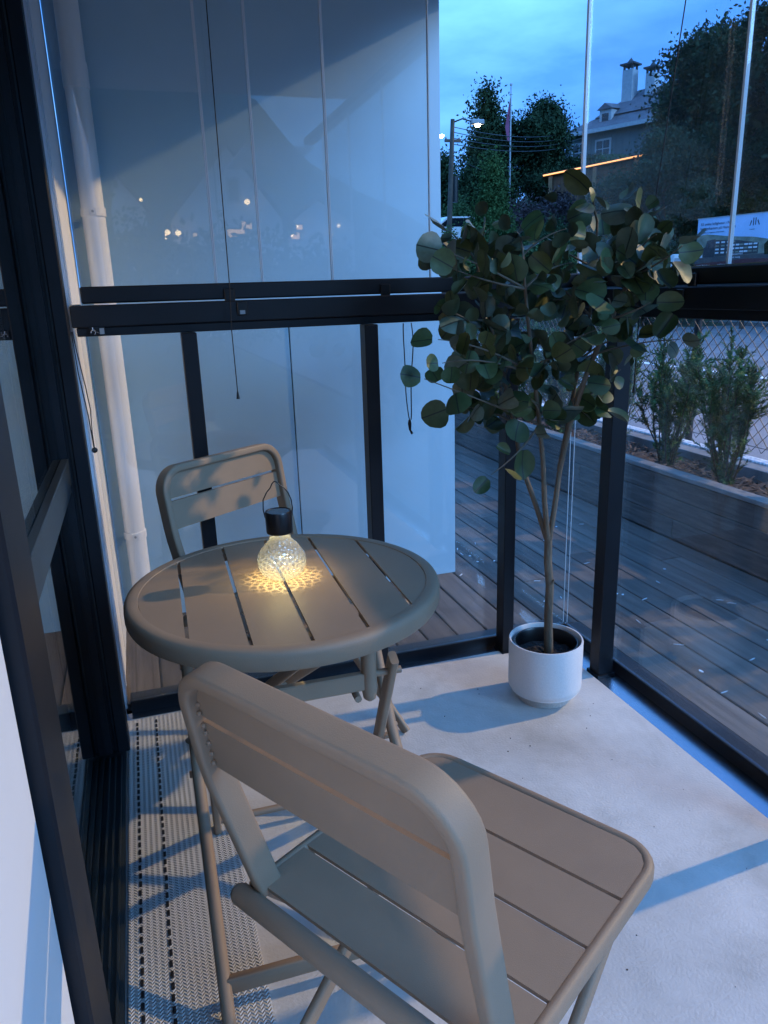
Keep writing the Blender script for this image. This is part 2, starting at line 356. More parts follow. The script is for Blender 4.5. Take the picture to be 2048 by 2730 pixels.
def rrect(a, b, r, n=3):
    pts = []
    for cx, cy, a0 in ((a-r, b-r, 0), (-a+r, b-r, 90), (-a+r, -b+r, 180), (a-r, -b+r, 270)):
        for i in range(n+1):
            t = RAD(a0+90*i/n); pts.append((cx+r*math.cos(t), cy+r*math.sin(t)))
    return pts
def B(name, a, b, mat, parent=None, bev=0.0, **kw): return MB().box(a, b, bev).build(name, mat, parent, **kw)
def catenary(p, q, sag, n=14):
    p, q = Vector(p), Vector(q)
    return [p.lerp(q, i/n)-Vector((0, 0, sag*4*(i/n)*(1-i/n))) for i in range(n+1)]

# ================================================================== SETTING
def sstep(a, b, x): t = max(0.0, min(1.0, (x-a)/(b-a))); return t*t*(3-2*t)
def terrain(x, y):
    D = math.hypot(x, y); yaw = math.degrees(math.atan2(x, y))
    k = sstep(21, 31, yaw)*(1-sstep(75, 110, yaw))
    b2 = sstep(118, 140, abs(yaw))
    phi = math.degrees(math.atan2(x, -y)) if y < 0 else 90.0      # wooded ridge behind the camera, falling away to the right
    ridge = 9.0+33.0*(1-sstep(-4, 25, phi))+0.9*math.sin(phi*.75)+0.5*math.sin(phi*1.9+1)+0.3*math.sin(phi*3.3)
    back = ridge*sstep(55, 115, D)*b2
    return -0.42+back+11.0*sstep(31, 64, D)*k+0.25*math.sin(x*.21)*math.cos(y*.17)*sstep(30, 45, D)*k
g = MB(); N = 90; R0 = 420.0
xs = [math.copysign(abs(t)**2.2, t)*R0 for t in [(-1+2*i/N) for i in range(N+1)]]
g.add([(x, y, terrain(x, y)) for y in xs for x in xs], [(j*(N+1)+i, j*(N+1)+i+1, (j+1)*(N+1)+i+1, (j+1)*(N+1)+i) for j in range(N) for i in range(N)])
g.build('ground', 'soil_ground', smooth=60, kind='structure')
MB().prism([(3.26, -60), (21.0, -60), (21.0, 24.0), (16, 29.5), (9, 31), (3.26, 31)], -0.50, -0.35).build('road', 'asphalt', kind='structure')
B('road_line', (10.1, -60, -0.349), (10.3, 29, -0.345), 'paint_white', kind='structure')
MB().prism([(21.0, -60), (23.2, -60), (23.2, 25), (17.2, 31.2), (16.0, 29.5), (21.0, 24.0)], -0.50, -0.22).build('pavement', 'planter_cap', kind='structure')

# ---- deck outside the glazing: separate planks running away from the camera
deck = tag(bpy.data.objects.new('deck', None), kind='structure'); col.objects.link(deck); deck['label'] = 'weathered dark grey plank deck around the glazed balcony'
PW, GAP = 0.1195, 0.0065
plank_cache = {}
def plank(x, y0, y1, w=PW):
    key = (round(y1-y0, 3), round(w, 3))
    if key not in plank_cache:
        h = (y1-y0)/2; plank_cache[key] = MB().box((-w/2, -h, -0.028), (w/2, h, 0), 0.003).mesh('plank')
    o = put('plank', plank_cache[key], 'deck_wood', deck, loc=(x, (y0+y1)/2, -0.02+random.uniform(-.001, .001)))
x = -0.30; i = 0
while x < 2.60:
    x0 = -2.0 if x > 1.56 else 2.425
    w = PW if x+PW < 2.59 else 2.59-x
    if w > 0.03:
        cuts = [x0]+[c for c in ((3.55, 5.9) if i % 2 else (4.75, 6.4)) if c > x0+.3]+[8.2]
        if x0 < 0: cuts = [x0]+([0.3, 2.9] if i % 3 == 0 else [1.5] if i % 3 == 1 else [0.9, 3.9])+[5.6, 8.2]
        for a, b_ in zip(cuts[:-1], cuts[1:]): plank(x+w/2, a+.002, b_-.002, w)
    x += PW+GAP; i += 1
B('deck_joists', (-0.3, 2.43, -0.12), (2.59, 8.2, -0.06), 'black_plastic', deck)
B('deck_joists', (1.56, -2.0, -0.12), (2.59, 2.428, -0.06), 'black_plastic', deck)
fl = []
for k in range(46):        # dried paint and bird specks on the planks
    X = random.choice([random.uniform(1.58, 2.5), random.uniform(1.35, 2.4)]); Y = random.uniform(1.3, 2.4) if X > 1.6 and random.random() < .6 else random.uniform(2.5, 3.6)
    if X < 1.6 and Y < 2.45: continue
    a = random.uniform(0, 6.3); L, W = random.choice([(.011, .006), (.007, .005), (.016, .002), (.020, .0015)])
    fl.append((X, Y, a, L, W))
fm = MB()
for X, Y, a, L, W in fl:
    c, s = math.cos(a), math.sin(a)
    fm.prism([(X+c*L*math.cos(q)*random.uniform(.7, 1.2)-s*W*math.sin(q), Y+s*L*math.cos(q)*random.uniform(.7, 1.2)+c*W*math.sin(q)) for q in [k*math.pi/3.5 for k in range(7)]], -0.0185, -0.0165)
fm.build('paint_fleck', 'paint_fleck', deck, kind='stuff')

# ---- balcony floor, sill
MB().box((-0.165, -1.6, -0.16), (1.37, 2.285, 0)).build('balcony_floor', 'screed', kind='structure')
gt = MB()
for k in range(60):
    X, Y = random.uniform(.2, 1.34), random.uniform(.5, 2.25); q = random.uniform(.0008, .0022)
    gt.prism([(X+q*math.cos(a)*random.uniform(.6, 1.3), Y+q*math.sin(a)*random.uniform(.6, 1.3)) for a in (0, 1.2, 2.5, 3.8, 5.1)], .0003, .0003+q*.6)
fo = bpy.data.objects['balcony_floor']; gt.build('grit', 'mulch', fo, kind='stuff')
# ================================================================== HOUSE SIDE
bld = thing('apartment_building', 'white apartment building side wall with dark framed glass balcony door', 'building', (-0.3, 0.5, 0))
def inb(o, p=bld):
    o.location = -Vector(p.location); return o
inb(B('wall', (-0.50, -2.2, -0.4), (-0.168, 0.80, 2.45), 'white_wall', bld))
inb(B('wall', (-0.50, 2.125, -0.4), (-0.172, 3.135, 2.45), 'white_wall', bld))
inb(B('lintel', (-0.50, 0.80, 2.22), (-0.172, 2.125, 2.45), 'white_wall', bld))
inb(B('balcony_slab', (-0.6, -0.35, 2.45), (1.50, 3.19, 2.66), 'ceiling', bld))
inb(MB().box((-3.2, 0.3, -0.02), (-0.50, 3.1, 0.0)).box((-3.2, 0.3, 2.4), (-0.50, 3.1, 2.42)).box((-3.22, 0.3, 0), (-3.2, 3.1, 2.4)).box((-3.2, 0.28, 0), (-0.5, 0.30, 2.4)).box((-3.2, 3.1, 0), (-0.5, 3.12, 2.4)).build('interior_room', 'dark_room', bld))
cs = inb(MB().box((-0.1715, 2.36, 0.0), (-0.162, 2.42, 2.45)).box((-0.1715, 2.52, 0.0), (-0.166, 2.53, 2.45)).build('corner_profile', 'alu_white', bld))
door = inb(B('glass_door', (-0.30, 2.078, 0.02), (-0.222, 2.122, 2.22), 'frame', bld))
def ind(o): o.location = (0, 0, 0); return o
jm = MB().box((-0.2215, 2.072, 0.022), (-0.2, 2.12, 2.22)).box((-0.2, 2.086, 0.022), (-0.186, 2.12, 2.22)).box((-0.186, 2.068, 0.022), (-0.152, 2.124, 2.22), 0.003)
ind(jm.build('jamb', 'frame', door))
ind(MB().box((-0.192, 2.0835, 0.022), (-0.187, 2.086, 2.2)).build('jamb_groove', 'frame_sheen', door))
ind(B('pane', (-0.222, 0.92, 0.03), (-0.218, 2.079, 2.2), 'pane_door', door))
ind(MB().box((-0.235, 0.815, 0.022), (-0.150, 0.955, 2.22), 0.004).build('stile', 'frame', door))
ind(MB().box((-0.2175, 0.956, 0.838), (-0.199, 2.083, 0.905), 0.0015).build('crossbar', 'frame_sheen', door))
ind(MB().box((-0.2175, 0.956, 0.815), (-0.203, 2.083, 0.834), 0.0015).build('crossbar_trim', 'frame_sheen', door))
th = MB().box((-0.30, 0.80, -0.02), (-0.166, 2.125, 0.008))
for xx in (-0.212, -0.196, -0.180): th.box((xx, 0.955, 0.008), (xx+.004, 2.068, 0.016))
ind(th.build('threshold', 'frame_sheen', door))

# white screen wall beyond the far glazing
sw = thing('privacy_wall', 'smooth white panelled screen wall just outside the far glazing', 'wall', (0.6, 3.16, -0.02))
def rel(o, p): o.location = -Vector(p.location); return o
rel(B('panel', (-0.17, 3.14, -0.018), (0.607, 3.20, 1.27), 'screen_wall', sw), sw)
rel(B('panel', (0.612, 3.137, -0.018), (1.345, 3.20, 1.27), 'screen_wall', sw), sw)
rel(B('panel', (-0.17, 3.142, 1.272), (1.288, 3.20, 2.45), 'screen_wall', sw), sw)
rel(B('joint', (0.607, 3.15, -0.018), (0.612, 3.19, 1.268), 'frame', sw), sw)

# downpipe in the corner
dp = thing('downpipe', 'white plastic rainwater downpipe strapped in the corner beside the screen wall', 'downpipe', (-0.088, 3.085, -0.02))
MB().tube([(0, 0, 0.0), (0, 0, 1.30), (0, 0, 2.46)], 0.040, 20).build('pipe', 'pvc', dp, smooth=40)
for z in (0.40, 1.62):
    br = MB().tube([(0, 0, z-.014), (0, 0, z+.014)], 0.0440, 20).box((0.0, 0.02, z-.01), (0.012, 0.056, z+.01)).box((-0.012, -0.050, z-.011), (0.012, -0.040, z+.011)).build('bracket', 'pvc', dp, smooth=40)
    MB().tube([(0.0, -0.054, z), (0, -0.048, z)], 0.005, 8).build('screw', 'grey_label', br)
MB().tube([(0, 0, 2.02), (0, 0, 2.10)], 0.0435, 20).build('socket', 'pvc', dp, smooth=40)

# ================================================================== BALCONY GLAZING
FY, RX = 2.345, 1.47
gf = thing('balcony_glazing', 'dark framed balcony glazing with frameless upper panes facing the white screen wall', 'glazing', (0.6, FY, 0))
gr = thing('balcony_glazing', 'dark framed balcony glazing overlooking the planter and street', 'glazing', (RX, 0.5, 0))
def F(o): return rel(o, gf)
def Rr(o): return rel(o, gr)
# far side: rails
F(MB().box((-0.150, 2.305, 1.200), (RX+.03, 2.385, 1.2245), 0.002).box((-0.160, 2.295, 1.2245), (RX+.03, 2.390, 1.284), 0.003).build('rail', 'frame', gf))
F(MB().box((-0.128, 2.318, 1.288), (RX+.012, 2.372, 1.334), 0.004).build('pane_shoe', 'frame', gf))
F(B('bottom_frame', (-0.15, 2.335, -0.02), (RX+.03, 2.40, 0.035), 'frame', gf, 0.002))
F(B('sill', (-0.165, 2.2865, -0.03), (RX, 2.3345, -0.006), 'sill', gf))
for xp in (0.150, 0.695, 1.180):
    p = F(MB().box((xp-.0215, 2.262, -0.006), (xp+.0215, 2.318, 1.1995), 0.002).build('post', 'frame', gf))
    MB().box((xp-.026, 2.255, -0.0055), (xp+.026, 2.325, 0.004)).build('foot_plate', 'frame', p)
for a, b_ in ((-0.145, 0.150), (0.151, 0.695), (0.696, 1.180), (1.181, RX-.008)):
    F(B('lower_pane', (a+.001, 2.341, 0.036), (b_-.001, 2.349, 1.1995), 'pane', gf))
pj = [-0.125, 0.249, 0.385, 0.601, 0.925, RX-.008]
for a, b_ in zip(pj[:-1], pj[1:]):
    up = F(B('upper_pane', (a+.004, 2.341, 1.3345), (b_-.004, 2.349, 2.44), 'pane', gf))
    for e_ in (a, b_):
        if e_ in (pj[0], pj[-1]): continue
        MB().box((e_+.0005, 2.3395, 1.3345) if e_ == a else (e_-.0035, 2.3395, 1.3345), (e_+.0035, 2.3505, 2.44) if e_ == a else (e_-.0005, 2.3505, 2.44)).build('pane_edge', 'pane_edge', up)
F(MB().box((RX-.0075, 2.3495, 0.036), (RX-.0050, 2.3515, 1.1995)).box((RX+.0042, 2.3405, 0.036), (RX+.006, 2.343, 1.1995)).build('corner_seal', 'pane_edge', gf))
F(MB().box((RX-.0075, 2.341, 1.3345), (RX+.004, 2.3525, 2.44)).build('corner_seal', 'pane_edge', gf))
F(B('head_track', (-0.15, 2.31, 2.40), (RX+.03, 2.38, 2.449), 'frame', gf))
# fittings on the far rail
def latch(x, z):
    l_ = MB().box((x, 2.291, z-.012), (x+.040, 2.2945, z+.012)).build('latch_label', 'black_plastic', gf); F(l_)
    MB().box((x+.026, 2.289, z-.008), (x+.038, 2.2911, z+.008)).build('badge', 'grey_label', l_)
    s = MB().tube([(x+.009+.006*math.cos(q), 2.2895, z-.002+.006*math.sin(q)) for q in [k*math.pi/8 for k in range(-3, 10)]], 0.0011, 6)
    s.tube([(x+.009, 2.2895, z+.002), (x+.0085, 2.2895, z+.011)], 0.0014, 6).tube([(x+.010, 2.2895, z+.001), (x+.020, 2.2895, z-.003), (x+.025, 2.2895, z-.006)], 0.0011, 6)
    s.build('pictogram', 'steel', l_)
latch(-0.115, 1.214)
for x, z in ((-0.090, 1.268), (-0.160, 1.2145)):
    F(MB().lathe([(0, 0.004), (.004, .003), (.006, 0)], 10).build('screw', 'steel', gf)); o = gf.children[-1]
    o.rotation_euler = (RAD(90), 0, 0); o.location = Vector((x, 2.2945, z))-gf.location
for x in (0.28, 0.76, 1.30): F(MB().box((x-.015, 2.309, 1.281), (x+.015, 2.3175, 1.318), 0.002).build('catch', 'black_plastic', gf))
F(MB().box((0.296, 2.289, 1.242), (0.326, 2.2945, 1.280), 0.002).build('catch_plate', 'black_plastic', gf))
F(MB().box((0.303, 2.287, 1.245), (0.318, 2.2889, 1.256)).build('badge', 'grey_label', gf))
F(MB().box((-0.158, 2.300, 1.284), (-0.130, 2.372, 1.2875)).build('end_cap', 'steel', gf))
# street side
Rr(MB().box((RX-.04, -1.6, 1.200), (RX+.04, 2.303, 1.2245), 0.002).box((RX-.05, -1.6, 1.2245), (RX+.045, 2.293, 1.284), 0.003).build('rail', 'frame', gr))
Rr(MB().box((RX-.027, -1.6, 1.288), (RX+.027, 2.316, 1.334), 0.004).build('pane_shoe', 'frame', gr))
Rr(MB().box((RX-.020, -1.6, 1.3342), (RX+.024, 2.31, 1.3362)).build('shoe_cover', 'sill', gr))
Rr(B('bottom_frame', (RX-.01, -1.6, -0.02), (RX+.055, 2.333, 0.035), 'frame', gr, 0.002))
Rr(B('sill', (1.3715, -1.6, -0.03), (RX-.0105, 2.2855, -0.006), 'sill', gr))
for yp in (2.015, 1.14):
    p = Rr(MB().box((RX-.086, yp-.027, -0.006), (RX-.029, yp+.027, 1.1995), 0.002).build('post', 'frame', gr))
    MB().box((RX-.092, yp-.034, -0.0055), (RX-.024, yp+.034, 0.004)).build('foot_plate', 'frame', p)
for a, b_ in ((-1.6, 1.14), (1.141, 2.015), (2.016, 2.340)):
    Rr(B('lower_pane', (RX-.004, a+.001, 0.036), (RX+.004, b_-.001, 1.1995), 'pane', gr))
rj = [2.340, 1.650, 0.95, 0.25, -0.45, -1.15]
for b_, a in zip(rj[:-1], rj[1:]):
    up = Rr(B('upper_pane', (RX-.004, a+.004, 1.3365), (RX+.004, b_-.004, 2.44), 'pane', gr))
    for e_, s in ((a, 1), (b_, -1)):
        if e_ == 2.340: continue
        y0, y1 = sorted((e_+.0005*s, e_+.0036*s)); MB().box((RX-.0055, y0, 1.3365), (RX+.0055, y1, 2.44)).build('pane_edge', 'pane_edge', up)
Rr(MB().box((RX-.035, -1.6, 2.40), (RX+.035, 2.30, 2.449)).build('head_track', 'frame', gr))
for y in (2.16, 1.74, 1.0): Rr(MB().box((RX-.036, y-.015, 1.281), (RX-.0275, y+.015, 1.318), 0.002).build('catch', 'black_plastic', gr))
Rr(MB().box((RX-.056, 1.745, 1.236), (RX-.0505, 1.775, 1.278), 0.002).build('catch_plate', 'black_plastic', gr))

# ================================================================== CORDS
def cord(name, label, paths, bob=None, r=0.0016, cat='cord'):
    o = MB()
    for p in paths: o.tube(p, r, 6)
    c = o.build(name, 'cord', label=label, cat=cat, smooth=60)
    if bob: bob(c)
    return c
def tassel(p, h=0.022, r=0.0055):
    def f(c): MB().lathe([(0, 0), (r*.45, 0), (r, -h), (0, -h)], 12, p).build('tassel', 'black_plastic', c, smooth=40)
    return f
cord('pull_cord', 'thin black pull cord with cone tassel hanging straight in front of the far rail', [[(0.281, 2.27, 2.44), (0.279, 2.27, 2.0), (0.278, 2.272, 1.60), (0.277, 2.27, 1.33), (0.272, 2.27, 1.2), (0.274, 2.27, 1.022)]], tassel((0.274, 2.27, 1.024)))
def loopcord(x, y, z0, z1, wd, dx, axis, label):
    pts = []
    for k in range(21):
        t = k/20; s = math.sin(math.pi*min(1, t*1.15))
        pts.append((t, wd*0.5*(0.55+0.6*s)*(1-t)**0.55 if t < 1 else 0))
    L = []
    for sg in (-1, 1):
        path = []
        for t, o_ in pts:
            a = sg*o_+dx*t+0.004*math.sin(t*7+sg)
            path.append((x+a, y, z0+(z1-z0)*t) if axis == 'x' else (x, y+a, z0+(z1-z0)*t))
        L.append(path)
    e = L[0][-1]
    c = cord('blind_cord', label, L, None, 0.0019)
    MB().tube([e, (e[0], e[1], e[2]-.012), (e[0]+.001, e[1], e[2]-.034)], [.004, .0065, .004], 8).build('cord_lock', 'black_plastic', c, smooth=60)
    MB().tube([(e[0], e[1], e[2]-.03), (e[0]+.008, e[1], e[2]-.046)], [.0028, .0045], 8).build('tassel', 'black_plastic', c, smooth=60)
    return c
loopcord(0.820, 2.285, 1.198, 0.892, 0.036, 0.002, 'x', 'looped black blind cord with knotted end hanging beside the eucalyptus tree')
MB().box((0.806, 2.280, 1.1985), (0.826, 2.300, 1.2025)).build('cord_hook', 'steel', gf); rel(gf.children[-1], gf)
c = cord('blind_cord', 'black cord with ball end hanging in the corner by the door frame', [[(-0.160, 2.288, 1.216), (-0.156, 2.288, 1.16), (-0.146, 2.288, 1.06), (-0.142, 2.288, 1.0), (-0.146, 2.288, 0.93), (-0.146, 2.288, 0.89)], [(-0.163, 2.288, 1.216), (-0.160, 2.288, 1.1), (-0.150, 2.29, 0.98), (-0.147, 2.288, 0.89)]])
MB().lathe([(0, 0.009), (.006, .006), (.009, 0), (.006, -.006), (0, -.009)], 12, (-0.146, 2.288, 0.882)).build('ball', 'black_plastic', c, smooth=60)
cord('pull_cord', 'thin black pull cord slanting down the street side panes behind the eucalyptus leaves', [[(1.42, 1.80, 2.44), (1.42, 1.828, 1.98), (1.42, 1.904, 1.468), (1.415, 1.926, 1.30), (1.412, 1.927, 1.138), (1.412, 1.928, 1.00)]], tassel((1.412, 1.928, 1.002)))

# ================================================================== RUG
rug = put('runner_rug', MB().box((0, 0, 0), (0.262, 2.73, 0.006), 0.002).mesh('runner_rug'), 'rug', loc=(-0.160, -0.46, 0.0005), label='pale woven runner rug with two dashed black seams along the door threshold', cat='rug')
st = MB().box((-0.0032, -0.0085, 0), (0.0032, 0.0085, 0.0022), 0.0008).mesh('stitch')
for sx in (0.028, 0.085):
    for k in range(78):
        put('stitch', st, 'cord', rug, loc=(sx+random.uniform(-.0007, .0007), 0.60+k*0.0272, 0.0062))

# ================================================================== FURNITURE
def arc3(c, r, a0, a1, n, fn):
    return [fn(c[0]+r*math.cos(RAD(a0+(a1-a0)*i/n)), c[1]+r*math.sin(RAD(a0+(a1-a0)*i/n))) for i in range(n+1)]
def make_chair():
    t = thing('folding_chair', '', 'chair')
    # back frame: inverted U of broad flattened tube, kinked at the leg pivot
    def yb(z): return -0.185-(z-0.455)*0.27 if z < 0.69 else -0.2485-(z-0.69)*0.165
    hw, top, rc = 0.215, 0.853, 0.060
    path = [(-hw+.008, yb(0.445), 0.445), (-hw+.004, yb(0.57), 0.57), (-hw, yb(0.67), 0.67), (-hw, yb(0.71), 0.71)]
    path += [(x, yb(z), z) for x, z in arc3((-hw+rc, top-rc), rc, 180, 90, 8, lambda a, b: (a, b))]
    path += [(x, yb(top), top) for x in (-0.09, 0, 0.09)]
    path += [(x, yb(z), z) for x, z in arc3((hw-rc, top-rc), rc, 90, 0, 8, lambda a, b: (a, b))]
    path += [(hw, yb(0.71), 0.71), (hw, yb(0.67), 0.67), (hw-.004, yb(0.57), 0.57), (hw-.008, yb(0.445), 0.445)]
    MB().sweep(path, rrect(0.0105, 0.0205, 0.0062, 4), (0, 1, 0.16)).build('back_frame', 'taupe', t, smooth=50)
    def slat(z0, z1, r=0.0):
        w = hw-0.010
        P = [(-w, z0), (w, z0)]
        if r: P += [(w-r+r*math.cos(RAD(a)), z1-r+r*math.sin(RAD(a))) for a in (0, 30, 60, 90)]+[(-w+r-r*math.sin(RAD(a)), z1-r+r*math.cos(RAD(a))) for a in (0, 30, 60, 90)]
        else: P += [(w, z1), (-w, z1)]
        k = len(P); vs = [(x, yb(z)-.004, z) for x, z in P]+[(x, yb(z)+.004, z) for x, z in P]
        MB().add(vs, [tuple(range(k)), tuple(range(2*k-1, k-1, -1))]+[(i, k+i, k+(i+1) % k, (i+1) % k) for i in range(k)]).build('back_slat', 'taupe', t)
    for s in (-1, 1):
        wb = MB()
        for z in (.703, .718, .735, .752, .764, .784, .797): wb.lathe([(0, .004), (.003, .003), (.0042, 0), (.003, -.003), (0, -.004)], 6, (s*(hw-.0125), yb(z)-.006+random.uniform(-.001, .001), z))
        wb.build('weld_bead', 'taupe', t, kind='stuff')
    slat(0.778, 0.846, 0.050); slat(0.694, 0.7695)
    # seat: rim tube round the sides and front, four slats, heavy rear tube
    W, yf, yr, r = 0.222, 0.238, -0.200, 0.055
    sp = [(-W, yr, 0.441), (-W, 0, 0.4425), (-W, yf-r, 0.4425)]+[(x, y, 0.4425) for x, y in arc3((-W+r, yf-r), r, 180, 90, 7, lambda a, b: (a, b))]
    sp += [(0, yf+.003, 0.441)]+[(x, y, 0.4425) for x, y in arc3((W-r, yf-r), r, 90, 0, 7, lambda a, b: (a, b))]+[(W, 0, 0.4425), (W, yr, 0.441)]
    MB().sweep(sp, rrect(0.0095, 0.015, 0.009, 4), (0, 0, 1)).build('seat_rim', 'taupe', t, smooth=50)
    MB().tube([(-.243, -.217, .441), (-.240, -.217, .441), (-.232, -.217, .441), (.232, -.217, .441), (.240, -.217, .441), (.243, -.217, .441)], [.006, .0125, .0165, .0165, .0125, .006], 14).build('rear_tube', 'taupe', t, smooth=60)
    ys = [-0.196, -0.097, 0.006, 0.112, 0.230]
    for k in range(4):
        a, b_ = ys[k]+.0032, ys[k+1]-(.0032 if k < 3 else 0)
        w = W-.006; rr = 0.048
        if k < 3: poly = [(-w, a), (w, a), (w, b_), (-w, b_)]
        else: poly = [(-w, a), (w, a)]+[(w-rr+rr*math.cos(RAD(q)), b_-rr+rr*math.sin(RAD(q))) for q in (0, 22, 45, 67, 90)]+[(-w+rr-rr*math.sin(RAD(q)), b_-rr+rr*math.cos(RAD(q))) for q in (0, 22, 45, 67, 90)]
        MB().prism(poly, 0.449, 0.4555).build('seat_slat', 'taupe', t)
    flat = rrect(0.008, 0.0145, 0.006, 3)
    for s in (-1, 1):
        p = MB().sweep([(s*.209, -.187, .452), (s*.212, -.06, .30), (s*.219, .205, .004)], flat, (0, .6, .8)).build('front_leg', 'taupe', t, smooth=50)
        MB().tube([(s*.192, .003, .232), (s*.230, .003, .232)], .007, 10).build('pivot_bolt', 'taupe', p, smooth=60)
        q = MB().sweep([(s*.195, .190, .425), (s*.195, -.075, .190), (s*.195, -.310, .004)], flat, (0, -.6, .8)).build('cross_leg', 'taupe', t, smooth=50)
        MB().tube([(s*.190, .180, .425), (s*.222, .180, .425)], .007, 10).build('pivot_bolt', 'taupe', q, smooth=60)
    MB().tube([(-.20, .178, .034), (.20, .178, .034)], .009, 10).build('stretcher', 'taupe', t, smooth=60)
    MB().tube([(-.19, -.270, .036), (.19, -.270, .036)], .009, 10).build('stretcher', 'taupe', t, smooth=60)
    return t
chA = make_chair(); chB = copy_tree(chA)
chA.location = (0.354, 1.940, 0); chA.rotation_euler = (0, 0, RAD(-144.5))
tag(chA, 'taupe metal folding chair across the round table, leaf shaped light spots on its back', 'chair', 'folding bistro chairs')
chB.location = (0.360, 0.857, 0); chB.rotation_euler = (0, 0, RAD(-59))
tag(chB, 'taupe metal folding chair with its whole slatted seat showing, turned towards the pot', 'chair', 'folding bistro chairs')

# ---- round table
tb = thing('bistro_table', 'round taupe metal bistro table with slotted top and folding legs', 'table', (0.249, 1.515, 0), RAD(-1.2))
TR = 0.335
rim = [(TR-.030, .6985), (TR-.0285, .7016), (TR-.020, .7026), (TR-.0095, .7020), (TR-.0035, .6990), (TR-.0005, .6930), (TR, .6880), (TR, .668), (TR-.003, .6615), (TR-.010, .660), (TR-.012, .6640), (TR-.014, .690), (TR-.030, .694)]
MB().lathe(rim+[rim[0]], 72).build('rim', 'taupe', tb, smooth=50)
ri = TR-.029; sl = [-ri, -.216, -.108, 0, .108, .216, ri]
for k in range(6):
    a, b_ = sl[k]+(.0036 if k else 0), sl[k+1]-(.0036 if k < 5 else 0)
    n_ = 14; xs_ = [a+(b_-a)*i/n_ for i in range(n_+1)]
    hy = lambda x: math.sqrt(max(0, ri*ri-x*x))
    poly = [(x, -hy(x)) for x in xs_]+[(x, hy(x)) for x in reversed(xs_)]
    pl = []
    for p in poly:
        if not pl or math.hypot(p[0]-pl[-1][0], p[1]-pl[-1][1]) > 1e-4: pl.append(p)
    if math.hypot(pl[0][0]-pl[-1][0], pl[0][1]-pl[-1][1]) < 1e-4: pl.pop()
    MB().prism(pl, 0.6945, 0.7000).build('top_slat', 'taupe', tb)
for y in (-0.262, 0.262): MB().box((-.17, y-.014, .676), (.17, y+.014, .6944), .002).build('batten', 'taupe', tb)
for y in (-0.115, 0.115):
    bm_ = MB().box((-.150, y-.010, .474), (.150, y+.010, .514), .003).build('beam', 'taupe', tb)
    for s in (-1, 1):
        MB().tube([(s*.150, y, .694), (s*.150, y, .47), (s*.150, y, .452), (s*.150, y, .445)], [.017, .017, .014, .006], 14).build('hanger_post', 'taupe', tb, smooth=60)
        MB().tube([(s*.120, y-.018, .462), (s*.120, y+.018, .462)], .008, 8).build('bolt', 'taupe', bm_, smooth=60)
flat = rrect(0.009, 0.017, 0.006, 3)
for s in (-1, 1):
    g_ = MB().sweep([(s*.200, -.135, .548), (s*.200, -.105, .49), (s*.195, .135, .004)], flat, (0, .9, .4)).build('flat_leg', 'taupe', tb, smooth=50)
    MB().tube([(s*.150, -.115, .507), (s*.222, -.115, .507)], .008, 10).build('pivot_bolt', 'taupe', g_, smooth=60)
    MB().tube([(s*.180, .005, .268), (s*.245, .005, .268)], .008, 10).build('pivot_bolt', 'taupe', g_, smooth=60)
    h_ = MB().tube([(s*.224, .125, .50), (s*.226, -.02, .30), (s*.220, -.435, .004)], .013, 12).build('round_leg', 'taupe', tb, smooth=60)
    MB().tube([(s*.150, .118, .48), (s*.24, .118, .48)], .008, 10).build('pivot_bolt', 'taupe', h_, smooth=60)
MB().tube([(-.195, .118, .045), (.195, .118, .045)], .009, 10).build('stretcher', 'taupe', tb, smooth=60)
MB().box((-.222, -.372, .030), (.222, -.354, .066), .003).build('stretcher', 'taupe', tb, smooth=60)

# ---- solar lantern: textured glass bulb, black cap, wire handle
LB = Vector((0.250, 1.540, 0.7005))
ln = thing('solar_lantern', 'glowing textured glass bulb lantern with black cap standing on the round table', 'lantern', LB)
prof = []
for k in range(41):
    t = k/40; z = t*0.112
    if z < .088:
        q = (z-.044)/.048; r_ = .053*math.sqrt(max(0.0, 1-abs(q)**2.3)) if q < 0 else .053*(1-.60*(q)**1.55) if q < 1 else .02
        r_ = max(r_, .028 if z < .004 else .0205)
    else: r_ = .0225
    prof.append((r_, z))
prof[0] = (.026, 0.0)
gl = MB(); seg = 72; vs = []; 
for i in range(seg):
    for k, (r_, z) in enumerate(prof):
        a = 2*math.pi*i/seg; amp = .0016 if .008 < z < .092 else 0
        d = amp*(.55*math.cos(a*17+(k//2 % 2)*math.pi+.8*math.sin(k*.9))*math.cos(k*math.pi/2.0)+.6*math.sin(a*7.3+k*1.37)*math.sin(a*11.1-k*.83))
        vs.append(((r_+d)*math.cos(a), (r_+d)*math.sin(a), z))
kk = len(prof)
gl.add(vs, [(i*kk+q, ((i+1) % seg)*kk+q, ((i+1) % seg)*kk+q+1, i*kk+q+1) for i in range(seg) for q in range(kk-1)])
gl.add([(0, 0, .0012)]+[(.026*math.cos(2*math.pi*i/24), .026*math.sin(2*math.pi*i/24), .0012) for i in range(24)], [(0, 1+i, 1+(i+1) % 24) for i in range(24)])
gl.build('bulb', 'bulb_glass', ln, smooth=60)
cap = MB().lathe([(0, .106), (.0225, .106), (.0245, .104), (.028, .106), (.0285, .108), (.0290, .150), (.0275, .1535), (.0262, .1525), (.0255, .1515), (0, .1515)], 32).build('cap', 'black_plastic', ln, smooth=40)
MB().lathe([(0, .1522), (.0235, .1522), (.024, .1518)], 28).build('solar_panel', 'dark_glass', cap)
hp = [(-.0295, 0, .140), (-.0325, 0, .158), (-.031, 0, .180), (-.022, 0, .196), (-.0135, 0, .205), (-.009, 0, .214), (-.004, 0, .2185), (.001, 0, .217), (.007, 0, .210), (.016, 0, .203), (.0245, 0, .192), (.0305, 0, .175), (.0320, 0, .157), (.0295, 0, .140)]
